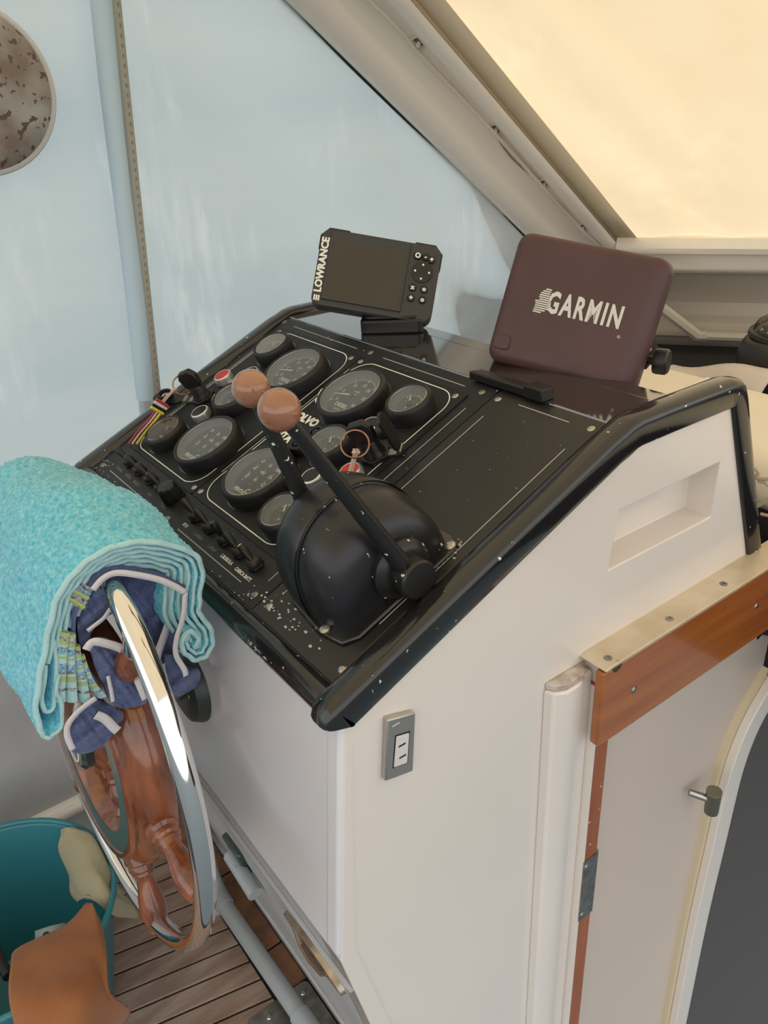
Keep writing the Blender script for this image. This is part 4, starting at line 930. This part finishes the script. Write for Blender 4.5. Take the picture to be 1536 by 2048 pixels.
# ================================================================== SOCKET, BOARD, JAMB, DOOR (starboard side of the console)
so_ = thing('power_socket', 'narrow steel framed two-slot power socket on the console side', 'socket', T(0, .073, -.078))
def sidebox(y0, z0, y1, z1, x0, x1): return MB().box((x0, y0, z0), (x1, y1, z1))
sk = [(.049, -.114), (.087, -.123), (.0935, -.044), (.057, -.033)]
obj('cover_plate', MB().prism(sk, .0, .0085, ax=0), mat('brushed_steel_plate', (.50, .47, .43), rough=.32, metal=.85), so_, bevel=.002)
obj('insert_gap', MB().prism([(.0595, -.101), (.0795, -.1055), (.0845, -.0635), (.065, -.0585)], .0083, .0090, ax=0), M_GAP, so_, smooth=False)
ins = obj('insert', MB().prism([(.0605, -.0995), (.0780, -.1035), (.0825, -.0645), (.066, -.0600)], .0085, .0105, ax=0), M_STR, so_, bevel=.0008)
for z in (-.0740, -.0900): obj('slot', MB().box((.0104, .0675, z-.0014), (.0108, .0765, z+.0008)), M_GAP, ins, smooth=False)
obj('maker_lettering', MB().box((.0084, .062, -.0455), (.0088, .072, -.0440)), mat('pale_print', (.6, .58, .54), rough=.5), so_, smooth=False)
# jamb moulding (white, chamfered)
jm = thing('door_jamb', 'white chamfered jamb moulding on the console side beside the varnished strip', 'jamb', T(0, .33, -1.0))
obj('moulding', MB().prism([(.0, .298), (.014, .303), (.022, .318), (.022, .342), (.014, .356), (.014, .374), (.0, .374)], -2.2, -.128), M_WHT, jm, bevel=.003)
obj('end_cap', MB().prism([(.0, .300), (.012, .305), (.019, .320), (.019, .352), (.0, .374)], -.128, -.118), mat('scuffed_end_grain', (.62, .56, .50), rough=.6, col2=(.36, .24, .18), vscale=60), jm, bevel=.002)
wsx = thing('varnished_strip', 'upright varnished wood strip with worn edges beside the white jamb', 'strip', T(.012, .39, -1.0))
obj('strip', MB().box((0, .374, -2.2), (.026, .405, -.148)), mat('worn_varnished_strip', (.40, .12, .04), rough=.32, col2=(.28, .075, .025), vscale=30, stretch=(1, 1, .15), chips=.70, chipcol=(.60, .52, .44), chipscale=60), wsx, bevel=.002)
obj('white_paint_edge', MB().box((.0, .3735, -2.2), (.0267, .3765, -.15)), M_WHT, wsx, smooth=False)
st_ = thing('strike_plate', 'folded steel strike plate on the varnished strip', 'plate', T(.026, .39, -.70))
zt = bp((1148, 1740), 0, .027).z; zb = bp((1135, 1860), 0, .027).z
obj('plate', MB().prism([(.0262, .3740), (.0285, .3740), (.0285, .4050), (.0262, .4080), (.004, .4120), (.004, .4090), (.024, .4050)], zb, zt), M_STL, st_, smooth=False)
for z in (zt-.012, zb+.012): obj('screw', MB().lathe([(0, .0012), (.0032, .001), (.004, 0)], 12, zto((.0285, .380, z), (1, 0, 0))), M_SAT, st_)
obj('latch_slot', MB().box((.010, .4121, lerp(zb, zt, .35)), (.020, .4128, lerp(zb, zt, .7))), M_GAP, st_, smooth=False)
# varnished board with metal capping
bd = thing('varnished_board', 'thick varnished teak board under a cream metal capping strip', 'board', T(.02, .60, -.17))
obj('board', MB().prism([(.361, -.112), (.361, -.228), (.366, -.234), (.372, -.234), (1.15, -.2275), (1.15, -.100)], .027, .040, ax=0), M_TEAKV, bd, bevel=.003)
obj('backing_block', MB().box((.0, .378, -.228), (.027, 1.15, -.108)), M_CRM, bd, smooth=False)
cap = obj('capping_strip', MB().prism([(.366, -.1095), (.362, -.1075), (.370, -.104), (1.15, -.0935), (1.15, -.0975)], -.002, .0425, ax=0), mat('worn_cream_capping', (.72, .62, .47), rough=.3, col2=(.58, .47, .32), vscale=18, metal=.25), bd, bevel=.0012, label='worn cream metal capping with crosshead screws')
for p in ((1216, 1314), (1339, 1238), (1447, 1170)):
    q = bp(p, 2, -.102); cross_screw(cap, q.x, q.y, -.1035+(q.y-.37)*.0135, .0055, M=Matrix(), m=M_STL)
for p in ((1269, 1381), (1514, 1213)):
    q = bp(p, 0, .041); mb = MB().lathe([(0, .002), (.0035, .0018), (.0055, 0)], 14, zto((.040, q.y, q.z), (1, 0, 0))); obj('screw', mb, M_STL, bd)
q = bp((1236, 1333), 0, .041); obj('rust_spot', MB().lathe([(0, .0006), (.004, .0005), (.009, 0)], 14, zto((.040, q.y, q.z), (1, 0, 0))), mat('dark_rust', (.06, .04, .02), rough=.8), bd)
# wall the board is fixed to, and the arched door standing open against it
struct('wall_right', MB().box((-.03, .405, -2.6), (.004, 1.6, -.16)), mat('cream_bulkhead', (.66, .55, .47), rough=.35, vary=.04, vscale=3), smooth=False)
ar_px = [(1330, 2048), (1365, 1860), (1400, 1700), (1430, 1565), (1458, 1480), (1490, 1412), (1536, 1335)]
arc = [bp(p, 0, .012) for p in ar_px]
y_r = [p.y for p in arc]; 
arch = [(arc[0].y, -2.6), (arc[0].y, arc[0].z)]+[(p.y, p.z) for p in crom(arc, 5)]
last = arch[-1]; arch += [(last[0]+.06, last[1]+.05), (last[0]+.14, last[1]+.085), (last[0]+.26, last[1]+.10), (last[0]+1.2, last[1]+.10), (last[0]+1.2, -2.6)]
dr = struct('door_1', MB().prism(arch, .004, .014, ax=0), M_CRM2, smooth=False)
def inset(poly, d):
    cx = arch[0][0]+.45; cz = -1.0; out = []
    for i, (y, z) in enumerate(poly):
        a_ = poly[max(0, i-1)]; b_ = poly[min(len(poly)-1, i+1)]; t = Vector((b_[0]-a_[0], b_[1]-a_[1])).normalized(); nn = Vector((t.y, -t.x))
        out.append((y+nn.x*d, z+nn.y*d))
    return out
curve = arch[:-2]
i1 = inset(curve, .010); i2 = inset(curve, .055)
obj('white_frame', MB().prism(i1+[(arch[-2][0], i1[-1][1]), (arch[-2][0], -2.6)], .014, .030, ax=0), M_WHT, dr, bevel=.002)
obj('grey_face', MB().prism(i2+[(arch[-2][0], i2[-1][1]), (arch[-2][0], -2.6)], .030, .0315, ax=0), M_DOOR, dr, smooth=False)
lk = bp((1425, 1602), 0, .045)
lo_ = thing('door_lock', 'small grey metal cylinder lock on the edge of the arched door', 'lock', Matrix.Translation(lk))
obj('barrel', MB().tube([lk+Vector((0, .002, -.026)), lk+Vector((0, 0, .020))], [.0115, .0125], 20), mat('tarnished_metal', (.16, .16, .13), rough=.4, metal=.6), lo_)
obj('cap', MB().lathe([(.0128, 0), (.0128, .004), (0, .0045)], 20, T(lk.x, lk.y, lk.z+.019)), mat('brass_grey', (.30, .28, .20), rough=.4, metal=.6), lo_)
obj('pin', MB().tube([lk+Vector((0, 0, .002)), lk+Vector((-.03, -.024, .012))], [.007, .006], 14), M_SAT, lo_)

# ================================================================== BEYOND THE CONSOLE
cu_ = obj('seat_cushion', MB().prism([(.84, -.06), (.842, -.03), (.852, -.012), (.87, -.002), (.90, 0), (1.10, 0), (1.128, -.003), (1.135, -.02), (1.135, -.09), (.86, -.09)], -.50, 1.3, ax=0), M_CUSH, ang=60)
tag(cu_, 'flat cream vinyl cushion lying beyond the console', 'cushion')
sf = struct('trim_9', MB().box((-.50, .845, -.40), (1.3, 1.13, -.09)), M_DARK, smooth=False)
pc = thing('purple_cloth', 'dark purple cloth in the locker at the right edge', 'cloth', T(.10, .82, -.15))
rows = []
for j in range(9):
    rows.append([Vector((.0+.5*i/11, .79+.025*math.sin(i*.9+j)+j*.006, -.27+.17*j/8)) for i in range(12)])
obj('folds', MB().grid(rows), M_VIO, pc, solid=.004, ang=180)
cd = thing('beige_cord', 'thin beige cords tangled over the purple cloth', 'cord', T(.09, .78, -.1))
obj('strand', MB().tube(crom([bp(p, 1, .77) for p in ((1508, 935), (1517, 945), (1512, 955), (1524, 958), (1545, 957), (1560, 950))], 6), .0028, 8), M_ROPE, cd)
obj('strand', MB().tube(crom([bp(p, 1, .77) for p in ((1516, 962), (1530, 966), (1540, 972), (1560, 965))], 6), .0026, 8), M_ROPE, cd)
obj('strand', MB().tube(crom([bp(p, 1, .775) for p in ((1515, 1012), (1530, 1003), (1545, 993))], 6), .0030, 8), M_ROPE, cd)
obj('strand', MB().tube(crom([bp(p, 1, .775) for p in ((1522, 1028), (1535, 1031), (1550, 1032))], 6), .0024, 8), M_ROPE, cd)
# binnacle compass
cbx = bp((1528, 762), 2, -.04); cc = Vector((cbx.x-.014, cbx.y+.045, -.085))
cmp_ = thing('binnacle_compass', 'black binnacle compass with a clear dome at the right edge', 'compass', Matrix.Translation(cc))
R_ = .072
obj('base_flange', MB().lathe([(R_+.012, 0), (R_+.012, .010), (R_+.006, .020), (R_, .024)], 40, Matrix.Translation(cc)), M_PLS, cmp_)
obj('body', MB().lathe([(R_, .0), (R_-.001, .09), (R_-.004, .112), (R_-.012, .124), (R_-.020, .128), (0, .128)], 44, Matrix.Translation(cc)), mat('brown_black_casing', (.016, .013, .011), rough=.4), cmp_)
tp = Matrix.Translation(cc+Vector((0, 0, .124))) @ Matrix.Rotation(math.radians(8), 4, 'Y')
obj('dome_ring', MB().lathe([(.055, 0), (.058, .004), (.057, .012), (.050, .015), (.046, .012)], 40, tp, cap=False), M_PLS, cmp_)
obj('compass_card', MB().lathe([(0, .030), (.030, .026), (.044, .014), (.045, .006)], 36, tp, cap=False), M_DIAL, cmp_)
mk = MB()
for k in range(48):
    a_ = 2*PI*k/48; r0, z0, r1, z1 = .0450, .0125, .0462, .0085
    mk.tube([tp @ Vector((r0*math.cos(a_), r0*math.sin(a_), z0)), tp @ Vector((r1*math.cos(a_), r1*math.sin(a_), z1))], .0006, 4)
for k in range(12):
    a_ = 2*PI*k/12; tmx = text_mb(str((k*30)//10), .0085, .0002, .0001)
    nrm_ = Vector((math.cos(a_)*.7, math.sin(a_)*.7, .7)); X_ = Vector((-math.sin(a_), math.cos(a_), 0)); Y_ = nrm_.normalized().cross(X_)
    mk.add(tmx.v, tmx.f, tp @ frame((.0385*math.cos(a_), .0385*math.sin(a_), .0205), X_, Y_, nrm_.normalized()))
obj('card_markings', mk, mat('warm_print', (.75, .68, .55), rough=.6), cmp_, smooth=False)
obj('lubber_line', MB().tube([tp @ Vector((-.030, -.035, .014)), tp @ Vector((-.014, -.018, .040))], .0009, 6), mat('orange_pin', (.6, .28, .03), rough=.5), cmp_)
obj('glass_dome', MB().lathe([(.050, .010), (.049, .022), (.043, .034), (.032, .044), (.018, .050), (0, .052)], 36, tp, cap=False), lens_mat('clear_glass', .02), cmp_)
# crumpled white sheet and black bundle behind the cushion
sh = thing('vinyl_sheet', 'crumpled off-white vinyl sheet lying behind the cushion', 'sheet', T(-.40, 1.22, -.085))
rows = []
for j in range(10):
    t = j/9; rows.append([])
    for i in range(14):
        s = i/13; p = bp((lerp(1365, 1480, s), 770), 1, 1.16)
        rows[-1].append(Vector((lerp(-.50, -.26, s)-.05*t*(1-s), lerp(1.150, 1.30, t), -.082+.100*math.sin(PI*min(1, t*.8+.08))*(.45+.55*s)+.006*math.sin(9*s+4*t))))
obj('sheet', MB().grid(rows), mat('off_white_vinyl', (.60, .54, .50), rough=.5), sh, solid=.003, ang=180)
bk = thing('black_bundle', 'black rolled bundle behind the cushion beside the white sheet', 'bundle', T(-.57, 1.21, -.085))
rows = []
for j in range(9):
    a_ = PI*j/8; rows.append([Vector((lerp(-.66, -.49, i/9), 1.21+.045*math.cos(a_)*(1+.2*math.sin(i)), -.085+(.12+.014*math.sin(i*1.7))*math.sin(a_)*math.sin(PI*(i+.7)/10.4))) for i in range(10)])
obj('roll', MB().grid(rows), M_DARK, bk, solid=.003, ang=180)

# ================================================================== FLOOR LEVEL: kick panel fittings, tubes, bucket, cloths
KN = Vector((0, -.979, -.2035)); KT = Vector((0, .2035, -.979))
def kick(x, z, off=0): return Vector((x, -.023-(z+.36)*.2047, z))+KN*off
hw = thing('flush_cleat', 'tarnished steel oval flush cleat set in the grey kick panel', 'cleat', Matrix.Translation(kick(-.14, -.53)))
HM = frame(kick(-.140, -.53, .0), (1, 0, 0), tuple(-KT), tuple(KN))
outl = [(.078*math.cos(t), .030*math.sin(t)*(1-.25*abs(math.cos(t)))) for t in np.linspace(0, 2*PI, 36, endpoint=False)]
inl = [(p[0]*.62-.004, p[1]*.66-.002) for p in outl]
fr = MB(); n = 36
fr.add([(x, y, 0) for x, y in outl]+[(x*.98, y*.96, .007) for x, y in outl]+[(x, y, .007) for x, y in inl]+[(x, y, -.01) for x, y in inl],
       [(i+j*n, (i+1) % n+j*n, (i+1) % n+(j+1)*n, i+(j+1)*n) for j in range(3) for i in range(n)], HM)
obj('frame', fr, mat('worn_brassy_steel', (.62, .53, .42), rough=.3, metal=.8, col2=(.35, .28, .20), vscale=50), hw)
obj('recess', MB().prism(inl, -.012, -.009, HM), M_DGRN, hw, smooth=False)
obj('lift_bar', MB().tube([HM @ Vector(p) for p in ((-.045, .012, .004), (-.028, -.012, .010), (0, -.014, .012), (.028, -.010, .010), (.045, .010, .004))], .0045, 10), mat('tarnished_bar', (.32, .22, .15), rough=.35, metal=.7), hw)
# foot rail tube and its fitting
ft_ = thing('foot_rail', 'grey painted tube rail running along the floor before the console', 'rail', T(-.45, .04, -.95))
obj('tube', MB().tube([(-.60, .040, -.945), (-.30, .046, -.945)], .0165, 18), M_TUBE, ft_)
obj('coupling', MB().tube([(-.315, .0455, -.945), (-.20, .048, -.945)], .0195, 18), M_TUBE, ft_)
obj('elbow', MB().tube(crom([(-.60, .040, -.945), (-.645, .041, -.940), (-.672, .043, -.91), (-.680, .046, -.86), (-.682, .05, -.70)], 6), .0195, 18), M_TUBE, ft_)
obj('rail_foot', MB().lathe([(.03, 0), (.03, .006), (.018, .02)], 24, T(-.66, .042, -1.0)).tube([(-.66, .042, -1.0), (-.66, .042, -.94)], .016, 16), M_TUBE, ft_)
cl = thing('tube_clamp', 'dark green tube clamp on the kick panel behind the wheel', 'clamp', Matrix.Translation(kick(-.56, -.80)))
cp0 = bpn((478, 1705), tuple(kick(-.5, -.80)), tuple(KN))
obj('clamp_plate', MB().box((-.03, -.03, -.002), (.03, .03, .010), frame(cp0, (1, 0, 0), tuple(-KT), tuple(KN))), M_DGRN, cl, bevel=.004)
obj('stub_tube', MB().tube([cp0+Vector((-.012, 0, -.005))+KN*.012, cp0+Vector((.075, 0, -.018))+KN*.012], .013, 14), M_TUBE, cl)
# long aluminium channel lying along the kick panel
# bucket
BC = Vector((-.655, -.345, -1.0)); RB, RT, HB = .145, .205, .30
bu = thing('bucket', 'large teal plastic bucket on the teak floor by the port side', 'bucket', Matrix.Translation(BC))
obj('body', MB().lathe([(0, .004), (RB-.01, .004), (RB, .010), (RB+.01, .05), (RT-.004, HB-.01), (RT, HB)], 56, Matrix.Translation(BC), cap=False), M_BKT, bu, solid=.003)
obj('rim', MB().tube([BC+Vector((RT*math.cos(t), RT*math.sin(t), HB)) for t in np.linspace(0, 2*PI, 56, endpoint=False)], .0055, 10, closed=True), M_BKT, bu)
hp_ = bp((8, 1936), 2, -.712)
bl_ = [BC+Vector((RT*.985, .0, HB-.012)), BC+Vector((RT*.80, .004, HB-.022)), hp_.lerp(BC+Vector((RT*.80, .004, HB-.022)), .35), hp_, hp_+Vector((-.06, -.004, .0)), BC+Vector((-RT*.75, .0, HB-.022)), BC+Vector((-RT*.985, 0, HB-.012))]
obj('bail_handle', MB().tube(crom(bl_, 6), .003, 8), M_STL, bu, label='folded wire bail handle')
obj('handle_grip', MB().tube(crom([hp_+Vector((.020, .002, 0)), hp_, hp_+Vector((-.05, -.003, 0))], 4), .009, 12), M_PLS, bu, label='black handle grip')
def drape(name, label, cat, m, grid_px, dep, thick=.003, nrow=4, wob=.004, seed=0):
    """cloth from rows of picture points placed on given horizontal heights"""
    t = thing(name, label, cat, Matrix.Translation(bp(grid_px[0][0], 2, dep[0][0])))
    R0 = [[bp(p, 2, d) for p, d in zip(r, dr)] for r, dr in zip(grid_px, dep)]
    R1 = [crom(r, 6) for r in R0]; cols = list(zip(*R1)); R2 = [crom(c, 6) for c in cols]; rows = list(zip(*R2))
    rows = [[p+Vector((wob*math.sin(i*.9+j*.4+seed), wob*math.cos(i*.6-j*.5+seed), wob*.6*math.sin(i*.5+j*.7+seed))) for i, p in enumerate(r)] for j, r in enumerate(rows)]
    obj('cloth', MB().grid(rows), m, t, solid=thick, ang=180); return t
zr = -.692
drape('khaki_cloth', 'khaki cloth draped over the bucket rim nearest the wheel', 'cloth', M_KHK,
      [[(120, 1660), (150, 1655), (190, 1680), (215, 1730)],
       [(118, 1690), (155, 1690), (205, 1725), (232, 1770)],
       [(134, 1740), (165, 1745), (212, 1765), (252, 1800)],
       [(140, 1778), (168, 1790), (215, 1795), (276, 1820)],
       [(160, 1805), (172, 1795), (232, 1830), (270, 1838)]],
      [[zr+.004, zr+.008, zr+.004, zr-.03], [-.72, zr, zr+.002, -.72], [-.75, -.70, zr, -.76], [-.76, -.72, -.70, -.80], [-.77, -.705, -.74, -.83]], seed=1, wob=.0025)
drape('orange_cloth', 'orange-brown cloth draped over the near side of the bucket', 'cloth', M_ORG,
      [[(172, 1808), (180, 1806), (190, 1815), (200, 1850)],
       [(120, 1860), (150, 1850), (190, 1860), (212, 1890)],
       [(32, 1898), (90, 1895), (180, 1900), (213, 1940)],
       [(20, 1935), (80, 1945), (180, 1950), (222, 1990)],
       [(22, 2000), (90, 2010), (180, 2000), (258, 2020)],
       [(30, 2070), (90, 2090), (180, 2085), (240, 2060)]],
      [[zr+.004, zr+.006, zr+.006, zr-.004], [-.70, -.69, zr+.006, zr], [-.695, -.688, -.682, -.69], [-.685, -.684, -.680, -.72], [-.684, -.680, -.69, -.82], [-.72, -.72, -.76, -.88]], seed=2, wob=.002)
cr = thing('clear_bag', 'crumpled clear plastic with grey dots inside the bucket', 'bag', Matrix.Translation(bp((100, 1860), 2, -.80)))
o_ = obj('film', MB().grid([[bp(p, 2, -.775) for p in ((70, 1862), (100, 1852), (130, 1845))], [bp(p, 2, -.79) for p in ((70, 1880), (104, 1876), (132, 1868))], [bp(p, 2, -.80) for p in ((74, 1900), (104, 1896), (128, 1890))]]), mat('milky_film', (.36, .42, .42), rough=.3), cr, solid=.002, ang=180)
for p in ((92, 1870), (106, 1872), (88, 1884)): obj('dot', MB().lathe([(0, .003), (.006, .0015)], 12, Matrix.Translation(bp(p, 2, -.778))), M_GREYC, o_)

# ================================================================== lift everything so that the floor is z = 0
for o in ROOTS: o.location.z += LIFT
